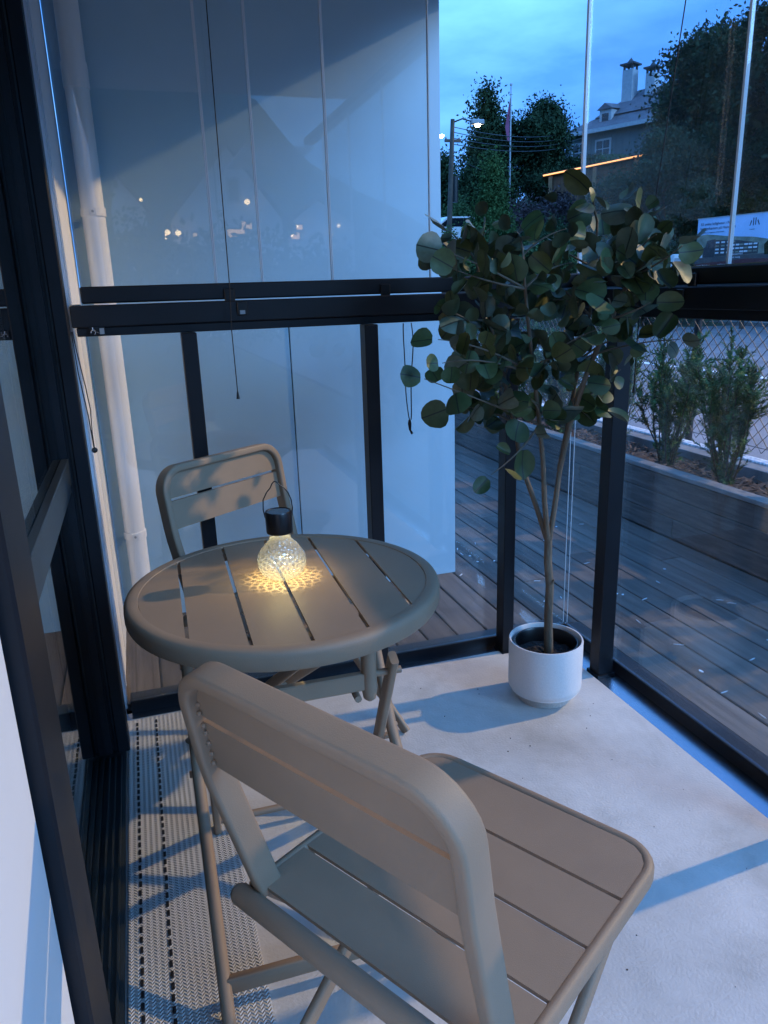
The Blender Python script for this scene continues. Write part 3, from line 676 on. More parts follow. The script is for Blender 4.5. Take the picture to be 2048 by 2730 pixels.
hd = MB().tube([(x*.96, y+x*-.10, z) for x, y, z in hp], .0013, 8).build('handle', 'black_plastic', ln, smooth=60)
MB().lathe([(0, -.004), (.0035, -.0025), (.004, 0), (0, 0)], 12, (0, 0, .106)).build('led', 'led_warm', ln)
ld = bpy.data.lights.new('led_light', 'SPOT'); lo = bpy.data.objects.new('led_light', ld); col.objects.link(lo); lo.parent = ln; lo.location = (0, 0, .098)
ld.energy = 1.35; ld.color = (1.0, 0.80, 0.36); ld.spot_size = RAD(165); ld.spot_blend = 0.5; ld.shadow_soft_size = 0.0015
# glass caustics painted into the lamp: a net pattern in its emission strength
ld.use_nodes = True; n, l = ld.node_tree.nodes, ld.node_tree.links
em = [k for k in n if k.type == 'EMISSION'][0]
tcn = n.new('ShaderNodeTexCoord'); sp = n.new('ShaderNodeSeparateXYZ'); l.new(tcn.outputs['Normal'], sp.inputs[0])
def nm(op, a, b_=None):
    k = n.new('ShaderNodeMath'); k.operation = op
    for i_, v_ in enumerate((a, b_)):
        if v_ is None: continue
        if isinstance(v_, (int, float)): k.inputs[i_].default_value = v_
        else: l.new(v_, k.inputs[i_])
    return k.outputs[0]
azs = nm('ABSOLUTE', sp.outputs['Z']); qx = nm('DIVIDE', sp.outputs['X'], nm('MAXIMUM', azs, 0.05)); qy = nm('DIVIDE', sp.outputs['Y'], nm('MAXIMUM', azs, 0.05))
rad = nm('SQRT', nm('ADD', nm('MULTIPLY', qx, qx), nm('MULTIPLY', qy, qy))); ang = nm('ARCTAN2', qy, qx)
# overlapping petals: |sin| lattices in angle and radius
wq = n.new('ShaderNodeTexNoise'); wq.inputs['Scale'].default_value = 4.0; l.new(tcn.outputs['Normal'], wq.inputs['Vector'])
ang = nm('ADD', ang, nm('MULTIPLY', nm('SUBTRACT', wq.outputs['Fac'], 0.5), 0.55))
u1 = nm('ABSOLUTE', nm('SINE', nm('ADD', nm('MULTIPLY', ang, 9.0), nm('MULTIPLY', rad, 13.0)))); u2 = nm('ABSOLUTE', nm('SINE', nm('SUBTRACT', nm('MULTIPLY', ang, 9.0), nm('MULTIPLY', rad, 11.0))))
net = nm('MAXIMUM', nm('POWER', nm('SUBTRACT', 1.0, u1), 2.6), nm('POWER', nm('SUBTRACT', 1.0, u2), 2.6))
mr = n.new('ShaderNodeMapRange'); mr.interpolation_type = 'SMOOTHSTEP'; mr.inputs['From Min'].default_value = 0.60; mr.inputs['From Max'].default_value = 1.05; mr.inputs['To Min'].default_value = 1; mr.inputs['To Max'].default_value = 0.0; l.new(rad, mr.inputs['Value'])
nzl = n.new('ShaderNodeTexNoise'); nzl.inputs['Scale'].default_value = 7.0; l.new(tcn.outputs['Normal'], nzl.inputs['Vector'])
net = nm('MULTIPLY', net, nm('ADD', 0.4, nzl.outputs['Fac']))
gl_ = nm('ADD', nm('MULTIPLY', nm('MULTIPLY', net, 2.9), mr.outputs['Result']), nm('ADD', 0.42, nm('MULTIPLY', mr.outputs['Result'], 0.10)))
l.new(gl_, em.inputs['Strength'])

# ================================================================== POT AND TREE
PC = Vector((1.150, 1.945, 0.0))
pot = thing('plant_pot', 'white speckled ceramic plant pot with narrower unglazed foot on the balcony floor', 'pot', PC)
MB().lathe([(0, .0305), (.094, .0305), (.108, .036), (.116, .046), (.1175, .06), (.1180, .205), (.1165, .2085), (.1125, .2085), (.1110, .205), (.1105, .035), (0, .035)], 64).build('body', 'pot_white', pot, smooth=40)
MB().lathe([(0, .0008), (.086, .0008), (.088, .003), (.0885, .0304), (0, .0304)], 48).build('foot', 'pot_foot', pot, smooth=40)
tree = thing('eucalyptus_tree', 'artificial silver dollar eucalyptus tree with round leaves in a black nursery pot', 'tree', PC+Vector((0, 0, .036)))
TO = PC+Vector((0, 0, .036))
def T3(p): return Vector(p)-TO
MB().lathe([(0, .0), (.085, .0), (.098, .158), (.1015, .160), (.1015, .163), (.0985, .163), (.0955, .158), (.0935, .115), (0, .115)], 40).build('nursery_pot', 'black_plastic', tree, smooth=40)
so = MB(); vs = []; fs = []
for i in range(9):
    for j in range(24):
        a = 2*math.pi*j/24; r_ = .092*i/8; vs.append((r_*math.cos(a), r_*math.sin(a), .118+random.uniform(-.004, .006)))
for i in range(8):
    for j in range(24): fs.append((i*24+j, (i+1)*24+j, (i+1)*24+(j+1) % 24, i*24+(j+1) % 24))
so.add(vs, fs).build('soil', 'potting', tree)
def wob(P, a=.004): return [Vector(p)+Vector((random.uniform(-a, a), random.uniform(-a, a), 0)) for p in P]
base = ony(1462, 1735, 1.945); fork = ony(1462, 1450, 1.945)
def chain(pts, Y=1.945): return [ony(x, y, Y+dy) for x, y, dy in pts]
tr = chain([(1463, 1748, 0), (1462, 1640, 0), (1466, 1560, .004), (1461, 1500, 0), (1462, 1440, 0)])
trunk = MB().tube([T3(p) for p in tr], [.0150, .0135, .0130, .0128, .0120], 12)
trunk.tube([T3(ony(1471, 1556, 1.937)), T3(ony(1477, 1545, 1.932))], [.006, .002], 6)
trunk.build('trunk', 'trunk', tree, smooth=60)
limbs = [chain([(1462, 1450, 0), (1430, 1350, .01), (1390, 1240, .03), (1372, 1130, .05), (1345, 1010, .06), (1315, 900, .07), (1290, 790, .06), (1270, 700, .04)]),
         chain([(1461, 1446, 0), (1452, 1340, -.02), (1448, 1230, -.05), (1438, 1130, -.07), (1425, 1000, -.10), (1410, 880, -.11), (1400, 770, -.12), (1395, 680, -.10)]),
         chain([(1464, 1446, 0), (1482, 1330, .005), (1497, 1220, .0), (1522, 1090, .0), (1545, 960, .02), (1572, 840, .03), (1590, 720, .03), (1592, 590, .02)]),
         chain([(1492, 1250, 0), (1520, 1130, -.05), (1570, 980, -.10), (1630, 850, -.12), (1680, 740, -.12), (1715, 640, -.10)])]
for L in limbs: MB().tube([T3(p) for p in L], [.0088*(1-.085*i) for i in range(len(L))], 9).build('branch', 'trunk', tree, smooth=60)
tips = [(1197, 616), (1190, 672), (1222, 722), (1303, 610), (1371, 618), (1444, 650), (1511, 610), (1588, 512), (1610, 640), (1712, 552), (1750, 625), (1820, 655), (1778, 690), (1735, 805), (1812, 905),
        (1690, 890), (1655, 985), (1610, 1085), (1480, 1090), (1416, 1068), (1272, 1100), (1310, 1265), (1204, 1085), (1132, 1010), (1180, 968), (1168, 905), (1185, 824), (1250, 855), (1303, 900), (1362, 833),
        (1475, 800), (1525, 700), (1453, 745), (1620, 796), (1530, 905), (1560, 1000), (1330, 980), (1690, 720), (1320, 730), (1640, 700), (1400, 930), (1590, 880), (1260, 960), (1470, 960)]
def leafmesh(w, h, cup, fold, sd_):
    rl = random.Random(sd_); n_ = 16; ring = []; mid = []
    for i in range(n_):
        a = 2*math.pi*i/n_; x_ = math.sin(a)*w/2*(1+.05*math.cos(3*a+sd_)+rl.uniform(-.02, .02)); y_ = h*.5-math.cos(a)*h*.5
        if i == 0: y_ += .05*h
        if i == n_//2: y_ -= rl.choice((.03, -.02))*h
        z_ = cup*((x_/(w/2))**2)+fold*(y_/h)**2+rl.uniform(-.0012, .0012)
        ring.append((x_, y_, z_)); mid.append((x_*.5, h*.5+(y_-h*.5)*.5, cup*.25*((x_/(w/2))**2)+fold*((h*.5+(y_-h*.5)*.5)/h)**2))
    vs = [(0, h*.5, fold*.25-abs(cup)*.12)]+mid+ring
    m_ = MB().add(vs, [(0, 1+i, 1+(i+1) % n_) for i in range(n_)]+[(1+i, 1+n_+i, 1+n_+(i+1) % n_, 1+(i+1) % n_) for i in range(n_)])
    me = m_.mesh('leaf', 70); me.materials.append(M['eucalyptus']); me.materials.append(M['twig'])
    return me
leafs = [leafmesh(.070, .066, .008, .010, 1), leafmesh(.064, .068, -.006, .016, 2), leafmesh(.074, .068, .014, -.012, 3), leafmesh(.056, .070, .010, .020, 4), leafmesh(.066, .060, .018, .006, 5), leafmesh(.060, .064, -.010, -.014, 6), leafmesh(.050, .066, .020, .014, 7)]
def leaf(p, d, up, s):
    d = Vector(d).normalized(); z = Vector(up)-d*Vector(up).dot(d)
    if z.length < 1e-3: z = d.orthogonal()
    z.normalize(); x_ = d.cross(z)
    o = put('leaf', random.choice(leafs), None, tree)
    o.matrix_local = Matrix(((x_.x, d.x, z.x, p.x), (x_.y, d.y, z.y, p.y), (x_.z, d.z, z.z, p.z), (0, 0, 0, 1))) @ Matrix.Diagonal((s, s, s, 1))
allp = [(p, L) for L in limbs for p in L[3:]]
nleaf = 0
view = Vector((0.5, 0.85, 0.0))
for ti, (x, y) in enumerate(tips):
    dep = random.uniform(-.20, .17) if ti < 30 else random.uniform(-.24, -.02) if ti % 2 else random.uniform(0, .2)
    tip = ony(x, y, 1.945+dep)
    if tip.x > 1.35: tip = onx(x, y, 1.35-random.uniform(0, .04))
    if tip.y > 2.20: tip.y = 2.20
    root = min((p for p, L in allp), key=lambda p: (p-tip).length+max(0, p.z-tip.z+.06)*2.2 if ti != 21 else (p-tip).length)
    mid = root.lerp(tip, .5)+Vector((random.uniform(-.025, .025), random.uniform(-.03, .03), random.uniform(-.01, .04)))
    n_ = 9; pts = [root*(1-t)**2+mid*2*t*(1-t)+tip*t*t for t in [k/n_ for k in range(n_+1)]]
    MB().tube([T3(p) for p in pts], [.0036-.0024*k/n_ for k in range(n_+1)], 6).build('twig', 'twig', tree, smooth=60)
    L = (tip-root).length; cnt = max(6, min(8, int(L/.030))); cnt = 5 if ti == 21 else cnt
    for k in range(cnt):
        t = 1-(k/(cnt-1))*(.80 if L > .2 else .9) if cnt > 1 else 1
        f = t*n_; i0 = min(n_-1, int(f)); p = pts[i0].lerp(pts[i0+1], f-i0); tan = (pts[i0+1]-pts[i0]).normalized()
        side = tan.orthogonal(); side.rotate(Matrix.Rotation(k*2.4+ti*1.7+random.uniform(-.5, .5), 3, tan))
        d = (tan*(.9 if k == 0 else .35)+side*(.25 if k == 0 else 1.0)+Vector((0, 0, random.uniform(-.35, .1)))).normalized()
        nrm = Vector((random.uniform(-1, 1)-.25, random.uniform(-1, .4)-.5, random.uniform(-.4, 1.0)))
        if random.random() < .22: nrm = Vector((random.uniform(-1, 1), random.uniform(-1, 1), random.uniform(-1, 1)))
        q = p+d*.012
        if q.x > 1.40: continue
        leaf(T3(q), d, nrm, random.choice((random.uniform(.55, .85), random.uniform(.85, 1.12), random.uniform(.95, 1.25)))); nleaf += 1
# the small inner leaves, too many to tell apart
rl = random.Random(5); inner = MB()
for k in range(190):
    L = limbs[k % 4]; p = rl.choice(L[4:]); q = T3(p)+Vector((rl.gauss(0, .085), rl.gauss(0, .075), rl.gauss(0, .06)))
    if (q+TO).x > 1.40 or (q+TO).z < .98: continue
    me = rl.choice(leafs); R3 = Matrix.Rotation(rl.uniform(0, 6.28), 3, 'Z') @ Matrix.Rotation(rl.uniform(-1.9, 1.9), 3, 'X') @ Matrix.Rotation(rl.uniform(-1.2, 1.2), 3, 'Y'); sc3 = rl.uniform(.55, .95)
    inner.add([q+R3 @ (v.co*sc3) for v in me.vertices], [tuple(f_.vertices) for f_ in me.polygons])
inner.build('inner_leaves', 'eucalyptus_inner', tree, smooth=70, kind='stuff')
print('leaves', nleaf)

# ================================================================== PLANTER, SHRUBS, FENCE
pl = thing('planter_box', 'long low dark timber planter with pale capping beside the deck', 'planter', (2.8, 3.5, -0.4))
Y0, Y1 = -1.5, 8.2
bc = {}
def pboard(x, y0, y1, z0, z1, mat, name, th_=.028):
    k = (round(y1-y0, 3), round(z1-z0, 3), th_, mat)
    if k not in bc: bc[k] = MB().box((0, -(y1-y0)/2, 0), (th_, (y1-y0)/2, z1-z0), .003).mesh(name)
    o = put(name, bc[k], mat, pl); o.location = Vector((x, (y0+y1)/2, z0))-pl.location
for r_ in range(3):
    z0 = -0.018+r_*0.110; off = (0, .9, .45)[r_]
    ys = [Y0]+[y for y in [Y0+off+1.55*k for k in range(1, 8)] if y < Y1-.2]+[Y1]
    for a, b_ in zip(ys[:-1], ys[1:]): pboard(2.600+random.uniform(-.002, .002), a+.001, b_-.001, z0, z0+.1065, 'planter_wood', 'board')
for k in range(4): pboard(2.588, Y0+k*2.425+.001, Y0+(k+1)*2.425-.001, 0.3135, 0.337, 'planter_cap', 'cap_board', .076)
for k in range(4): pboard(3.055, Y0+k*2.425+.001, Y0+(k+1)*2.425-.001, -0.4, 0.325, 'concrete', 'rear_board', .10)
# bark mulch
mu = MB(); nx, ny = 8, 120
mu.add([(2.632+.42*i/nx, Y0+(Y1-Y0)*j/ny, .262+random.uniform(-.012, .018)+.02*math.sin(j*.6)) for j in range(ny+1) for i in range(nx+1)], [(j*(nx+1)+i, j*(nx+1)+i+1, (j+1)*(nx+1)+i+1, (j+1)*(nx+1)+i) for j in range(ny) for i in range(nx)])
rel(mu.build('mulch', 'mulch', pl, kind='stuff'), pl)
for mt in ('chip_a', 'chip_b'):
    ch = MB()
    for k in range(1500):
        X, Y, Z = random.uniform(2.64, 3.04), random.uniform(1.6, 7.5), random.uniform(.262, .298)
        a, e_ = random.uniform(0, 6.28), random.uniform(-.5, .5); L, W = random.uniform(.010, .028), random.uniform(.003, .008)
        c_, s_ = math.cos(a), math.sin(a)
        q = [(sx*L*c_-sy*W*s_, sx*L*s_+sy*W*c_, sx*L*e_) for sx, sy in ((-1, -1), (1, -1), (1, 1), (-1, 1))]
        ch.add([(X+u, Y+v, Z+w_) for u, v, w_ in q]+[(X, Y, Z-.006)], [(0, 1, 2, 3), (1, 0, 4), (2, 1, 4), (3, 2, 4), (0, 3, 4)])
    rel(ch.build('bark_chips', mt, pl, kind='stuff'), pl)

def yew(x, y, seed, label):
    rnd = random.Random(seed)
    t = thing('yew_shrub', label, 'shrub', (x, y, .27), 0, 'yew shrubs in the timber planter')
    st_, lf, tp = MB(), MB(), MB()
    for k in range(20):
        a = rnd.uniform(0, 6.28); lean = rnd.uniform(.05, .29); h = rnd.uniform(.38, .60) if k > 3 else rnd.uniform(.62, .76)
        p0 = Vector((rnd.uniform(-.03, .03), rnd.uniform(-.03, .03), 0)); p1 = Vector((math.cos(a)*lean*.65, math.sin(a)*lean*.95, h))
        pts = [p0.lerp(p1, i/6)+Vector((math.cos(a), math.sin(a), 0))*.03*math.sin(i/6*3.1) for i in range(7)]
        st_.tube(pts, [.005-.0035*i/6 for i in range(7)], 5)
        def needles(P, d, L, dens, tgt):
            for q in range(dens):
                f_ = q/dens; c = P+d*L*f_; az = rnd.uniform(0, 6.28); o_ = d.orthogonal().normalized(); o_.rotate(Matrix.Rotation(az, 3, d))
                v = (o_+d*.7).normalized()*rnd.uniform(.018, .034); wv = d.cross(o_).normalized()*.0042
                tgt.add([c-wv, c+wv, c+v], [(0, 1, 2)])
        for i in range(1, 7):
            f0 = i/6
            for b_ in range(5 if f0 > .5 else 1):
                P = pts[i-1].lerp(pts[i], rnd.random()); dd = Vector((rnd.uniform(-1, 1), rnd.uniform(-1, 1), rnd.uniform(.3, 1.5))).normalized()
                L = rnd.uniform(.06, .14)*(1 if f0 > .4 else .7); st_.tube([P, P+dd*L], [.0014, .0006], 3)
                needles(P, dd, L, 30, lf)
            needles(pts[i-1], (pts[i]-pts[i-1]).normalized(), (pts[i]-pts[i-1]).length, 16, lf)
        if rnd.random() < .22:
            for q in range(3): needles(pts[-1], Vector((rnd.uniform(-.6, .6), rnd.uniform(-.6, .6), 1)).normalized(), .045, 26, tp)
        else: needles(pts[-1], (pts[-1]-pts[-2]).normalized(), .04, 14, lf)
    st_.build('stem', 'bark', t); lf.build('foliage', 'yew', t)
    if tp.f: tp.build('young_tips', 'yew_tip', t)
for k, y in enumerate((1.95, 2.50, 3.03, 3.56, 4.10, 4.66, 5.25, 5.9)):
    yew(2.86+.05*math.sin(k*2.1), y, 40+k, 'upright dark green yew shrub growing in the mulch of the timber planter')

kb = MB().box((3.165, -1.5, -0.42), (3.245, 8.2, 0.335), .006).build('kerb', 'kerb_white', label='white speckled low kerb wall under the chain link fence', cat='kerb')
fe = thing('chain_link_fence', 'black chain link fence standing on the white kerb behind the planter', 'fence', (3.25, 3.3, -0.35))
wm = MB(); pitch, rows = 0.0755, 12
wp = pitch*.5
for k in range(200):      # woven wires: each zigzag hooks its neighbour
    ph_ = 1 if k % 2 else -1
    wm.tube([(3.252+.002*(1 if r_ % 2 else -1)*ph_, .6+k*wp+(1 if r_ % 2 else -1)*ph_*wp*.51, .36+r_*pitch*.5) for r_ in range(rows*2+1)], .0025, 4)
rel(wm.build('wire_mesh', 'wire', fe, kind='stuff'), fe)
for y in (0.6, 3.9, 7.2): rel(MB().tube([(3.29, y, -.35), (3.29, y, 1.29)], .022, 10).build('fence_post', 'wire', fe, smooth=60), fe)
rel(MB().tube([(3.275, .6, 1.272), (3.275, 8.1, 1.272)], .018, 8).build('top_rail', 'wire', fe, smooth=60), fe)
rel(MB().tube([(3.262, .6, .385), (3.262, 8.1, .385)], .0022, 5).build('tension_wire', 'wire', fe), fe)

# ================================================================== STREET LAMP (to the right, lights the scene)
sl_ = thing('street_lamp', 'tall grey street lamp lighting the balcony from across the road', 'street lamp', (LAMP_POS[0]+1.4, LAMP_POS[1], -0.35))
MB().tube([(0, 0, 0), (0, 0, 1.2), (0, 0, 7.4), (-.10, 0, 7.7), (-.5, 0, 7.82), (-1.1, 0, 7.86)], [.08, .075, .05, .045, .04, .035], 14).build('pole', 'steel', sl_, smooth=60)
hdp = MB().box((-1.75, -.13, 7.80), (-1.05, .13, 7.92), .03).build('lamp_head', 'grey_label', sl_)
MB().box((-1.68, -.10, 7.790), (-1.14, .10, 7.7995)).build('led_panel', 'led_street', hdp)
ll = bpy.data.lights.new('street_light', 'SPOT'); lo = bpy.data.objects.new('street_light', ll); col.objects.link(lo); lo.parent = hdp
lo.location = (-1.41, 0, 7.62); ll.energy = LAMP_WATTS; ll.color = (1.0, 0.68, 0.32); ll.shadow_soft_size = 0.12; ll.spot_size = RAD(165); ll.spot_blend = 0.3
lo.rotation_euler = (0, RAD(18), 0)

# ================================================================== TREES
def leaf_cloud(rnd, blobs, n, size, droop=0.0):
    """quads scattered through ellipsoids (centre, radii, weight) with clumping"""
    w = np.array([b[2] for b in blobs], float); w /= w.sum(); V = np.zeros((n*4, 3)); rs = np.random.RandomState(rnd)
    ncl = max(12, n//34); cl = []
    for k in range(ncl):
        b = blobs[rs.choice(len(blobs), p=w)]; d = rs.normal(size=3); d /= np.linalg.norm(d); q = rs.uniform(.35, 1.05)**.6
        cl.append(np.array(b[0])+d*np.array(b[1])*q)
    cl = np.array(cl); idx = rs.randint(0, ncl, n)
    cen = cl[idx]+rs.normal(size=(n, 3))*size*np.array([2.3, 2.3, 1.7])*rs.uniform(.5, 1.7, (ncl, 1))[idx]
    a = rs.normal(size=(n, 3)); a[:, 2] -= droop; a /= np.linalg.norm(a, axis=1)[:, None]
    b = rs.normal(size=(n, 3)); b -= a*(a*b).sum(1)[:, None]; b /= np.linalg.norm(b, axis=1)[:, None]
    s = size*rs.uniform(.5, 1.1, n)[:, None]
    V[0::4] = cen-a*s*.9; V[1::4] = cen+b*s*.45; V[2::4] = cen+a*s*.9; V[3::4] = cen-b*s*.45
    me = bpy.data.meshes.new('crown'); me.vertices.add(n*4); me.vertices.foreach_set('co', V.ravel())
    me.loops.add(n*4); me.loops.foreach_set('vertex_index', np.arange(n*4)); me.polygons.add(n)
    me.polygons.foreach_set('loop_start', np.arange(0, n*4, 4)); me.polygons.foreach_set('loop_total', np.full(n, 4)); me.update(); me.validate()
    return me
def tree_px(label, x, ytop, ybase, D, wpx, mat, n, size_, shape='round', seed=1, group=None, name='tree', cat='tree'):
    """a tree whose foot stands on the terrain at ground distance D along pixel column x"""
    n = int(n*4.2); size = size_*.42; top = at(x, ytop, D); gz = terrain(top.x, top.y); h = top.z-gz; cb = max(0.05*h, at(x, ybase, D).z-gz); R = wpx/2/FPX*D*1.06
    t = thing(name, label, cat, (top.x, top.y, gz), 0, group); rnd = random.Random(seed)
    zc = (cb+h)/2; hz = (h-cb)/2; blobs = []
    if shape == 'round':
        blobs.append(((0, 0, zc), (R*.8, R*.8, hz*.85), 3))
        blobs[0] = (blobs[0][0], (R*.62, R*.62, hz*.70), 3)
        for k in range(20):
            a = rnd.uniform(0, 6.28); zz = rnd.uniform(-.8, .95); rr = R*math.sqrt(max(.05, 1-zz*zz))*rnd.uniform(.5, .85)
            blobs.append(((rr*math.cos(a), rr*math.sin(a), zc+zz*hz*.85), (R*.22, R*.22, hz*rnd.uniform(.12, .22)), .55))
    elif shape == 'cone':
        for k in range(11):
            f_ = k/10; blobs.append(((rnd.uniform(-.08, .08)*R, rnd.uniform(-.08, .08)*R, cb+(h-cb)*(f_*.96)), (R*(1.05-f_)*(1 if k % 2 else .82), R*(1.05-f_), (h-cb)*.075), 1.3-f_))
    elif shape == 'drape':
        for k in range(26):
            f_ = rnd.random()**.8; a = rnd.uniform(0, 6.28); rr = R*(1.08-f_**1.6)*.72
            blobs.append(((rr*math.cos(a), rr*math.sin(a), cb+(h-cb)*f_*.93), (R*.30, R*.30, (h-cb)*.06), 1))
    elif shape == 'bush':
        for k in range(10):
            a = rnd.uniform(0, 6.28); rr = R*rnd.uniform(0, .75); blobs.append(((rr*math.cos(a), rr*math.sin(a), h*rnd.uniform(.25, .72)), (R*.38, R*.38, h*.26), 1))
    put('crown', leaf_cloud(seed, blobs, n, size, 1.0 if shape == 'drape' else 0.0), mat, t)
    if shape != 'bush':
        tk = MB().tube([(0, 0, -.3), (.02*h, 0, h*.3), (0, .01*h, h*.62), (0, 0, h*.9)], [h*.022, h*.018, h*.011, h*.003], 8)
        for k in range(9):
            z = cb+(h-cb)*rnd.uniform(.02, .7); a = rnd.uniform(0, 6.28); rr = R*rnd.uniform(.45, .8)*(1 if shape != 'cone' else 1.0-(z-cb)/(h-cb))
            tk.tube([(0, 0, z-.04*h), (rr*.5*math.cos(a), rr*.5*math.sin(a), z+.03*h), (rr*math.cos(a), rr*math.sin(a), z+(.06 if shape != 'drape' else -.02)*h)], [h*.008, h*.005, h*.002], 5)
        tk.build('trunk', 'bark', t, smooth=60)
    else:
        tk = MB()
        for k in range(6): a = k*1.05; tk.tube([(0, 0, -.2), (R*.25*math.cos(a), R*.25*math.sin(a), h*.3), (R*.5*math.cos(a), R*.5*math.sin(a), h*.6)], [.05, .035, .015], 5)
        tk.build('stem', 'bark', t)
    return t
tree_px('tall ragged dark conifer beside the flagpole', 1300, 245, 560, 50, 140, 'leaf_dark', 6500, .34, 'cone', 11)
tree_px('broad dark leafy tree between the flagpole and the grey house', 1430, 262, 545, 53, 175, 'leaf_dark', 9000, .34, 'round', 12)
tree_px('small dark conifer behind the utility pole', 1182, 425, 620, 46, 95, 'leaf_dark', 4200, .30, 'cone', 13)
tree_px('dark low conifer right of the utility pole', 1265, 440, 640, 44, 120, 'leaf_dark', 4500, .30, 'cone', 23)
tree_px('bright green young tree in front of the dark conifers', 1312, 425, 660, 31, 125, 'leaf_light', 6000, .17, 'cone', 14)
tree_px('tall leafy tree towering right of the grey house', 1900, 90, 400, 43, 210, 'leaf_dark', 9500, .34, 'round', 15)
tree_px('very tall dark leafy tree at the end of the row above the billboard', 2010, 20, 480, 40, 330, 'leaf_dark', 12000, .34, 'round', 16)
tree_px('grey green drooping larch in front of the tall leafy tree', 1785, 335, 740, 34, 240, 'leaf_larch', 15000, .20, 'drape', 17)
tree_px('dark spreading tree behind the billboard', 1920, 330, 740, 38, 220, 'leaf_dark', 10000, .26, 'round', 18)
tree_px('dark tree filling the gap below the very tall tree', 2060, 300, 740, 39, 260, 'leaf_dark', 8000, .28, 'round', 19)
tree_px('dark green tree standing in front of the grey house wall', 1660, 470, 735, 34, 130, 'leaf_dark', 7000, .22, 'round', 24)
k = 0
for x, yt, D, w, mt, nm_ in ((1190, 590, 27, 110, 'leaf_light', 'bright green roadside bush below the utility pole'), (1255, 600, 28, 130, 'leaf_mid', 'mid green roadside bush next to the bright green one'),
        (1345, 610, 27, 150, 'leaf_mid', 'mid green bush below the bright green young tree'), (1440, 560, 30, 170, 'leaf_dark', 'dark bush on the slope below the broad dark tree'),
        (1530, 545, 31, 170, 'leaf_dark', 'dark bush on the slope below the grey house'), (1490, 640, 26, 170, 'leaf_mid', 'mid green roadside bush behind the eucalyptus crown'),
        (1620, 600, 27, 170, 'leaf_dark', 'dark roadside bush left of the drooping larch'), (1835, 640, 36, 140, 'leaf_dark', 'dark roadside bush left of the billboard'),
        (1395, 520, 37, 150, 'hedge_red', 'purplish leafed shrub on the bank below the flagpole'), (1480, 500, 39, 150, 'hedge_red', 'purplish leafed shrub on the bank left of the grey house'),
        (1720, 640, 31, 170, 'leaf_larch', 'grey green roadside shrub at the foot of the larch'), (1960, 560, 37, 200, 'leaf_dark', 'dark shrub rising behind the billboard'), (2080, 560, 37, 180, 'leaf_dark', 'dark shrub at the far edge of the billboard'),
        (1480, 445, 50, 130, 'leaf_dark', 'dark hedge bush on the bank between the broad tree and the grey house'), (1560, 428, 53, 120, 'leaf_dark', 'dark hedge bush right under the grey house wall'), (1630, 432, 52, 130, 'leaf_mid', 'green hedge bush below the right end of the grey house'), (1690, 420, 50, 120, 'leaf_dark', 'dark hedge bush between the grey house and the larch'),
        (1215, 505, 40, 120, 'leaf_mid', 'clipped green hedge bush beside the utility pole')):
    k += 1; tree_px(nm_, x, yt, 760, D, w, mt, 3800, .17 if D < 32 else .24, 'bush', 60+k, name='bush', cat='bush')

for k, (yaw, D, hgt) in enumerate(((52, 36, 13), (60, 33, 14), (69, 35, 15), (78, 33, 14), (88, 36, 15), (99, 34, 14))):  # unseen row, added to block low sky and darken the screen wall
    X, Y = D*math.sin(RAD(yaw)), D*math.cos(RAD(yaw)); gz = terrain(X, Y)
    t = thing('tree', 'dark leafy tree out of view right of the billboard, added to block low sky', 'tree', (X, Y, gz), 0, 'out of view trees added to block low sky')
    put('crown', leaf_cloud(200+k, [((2.2*math.cos(q), 2.2*math.sin(q), hgt*(.40+.07*q)), (2.6, 2.6, 2.3), 1) for q in range(8)], 7000, .35), 'leaf_dark', t)
    MB().tube([(0, 0, -.3), (.1, 0, hgt*.5), (0, 0, hgt*.85)], [.3, .2, .05], 8).build('trunk', 'bark', t, smooth=60)

# ================================================================== GREY HOUSE ON THE HILL
hp0 = at(1508, 420, 61.5); hp1 = at(1745, 420, 58)
hx = Vector((hp1.x-hp0.x, hp1.y-hp0.y, 0)); HL = hx.length*1.12; ha = math.atan2(hx.y, hx.x)
zb = at(1600, 420, 60).z-1.9
he = at(1508, 364, 61.5).z-zb
hs = thing('hillside_house', 'grey timber house with slate roof and two chimneys up on the hillside', 'house', (hp0.x, hp0.y, zb), ha)
B('wall', (0, 0, -3), (HL, 6.0, he), 'house_grey', hs)
r1, r2 = 0.95, 2.7      # flared lower roof, steeper upper roof, hipped at the end
rm = MB().add([(-.5, -.6, he), (HL+.5, -.6, he), (HL+.5, 6.6, he), (-.5, 6.6, he), (1.9, .8, he+r1), (HL+.4, .8, he+r1), (HL+.4, 5.2, he+r1), (1.9, 5.2, he+r1)],
              [(0, 1, 5, 4), (1, 2, 6, 5), (2, 3, 7, 6), (3, 0, 4, 7), (0, 3, 2, 1)])
rm.add([(1.9, .6, he+r1), (HL+.4, .6, he+r1), (HL+.4, 5.4, he+r1), (1.7, 5.4, he+r1), (3.9, 3.0, he+r2), (HL+.5, 3.0, he+r2)], [(0, 1, 5, 4), (1, 2, 5), (2, 3, 4, 5), (3, 0, 4), (0, 3, 2, 1)])
rf = rm.build('roof', 'roof_slate', hs)
B('eave_board', (-.55, -.66, he-.22), (HL+.55, -.601, he+.03), 'trim_white', hs)
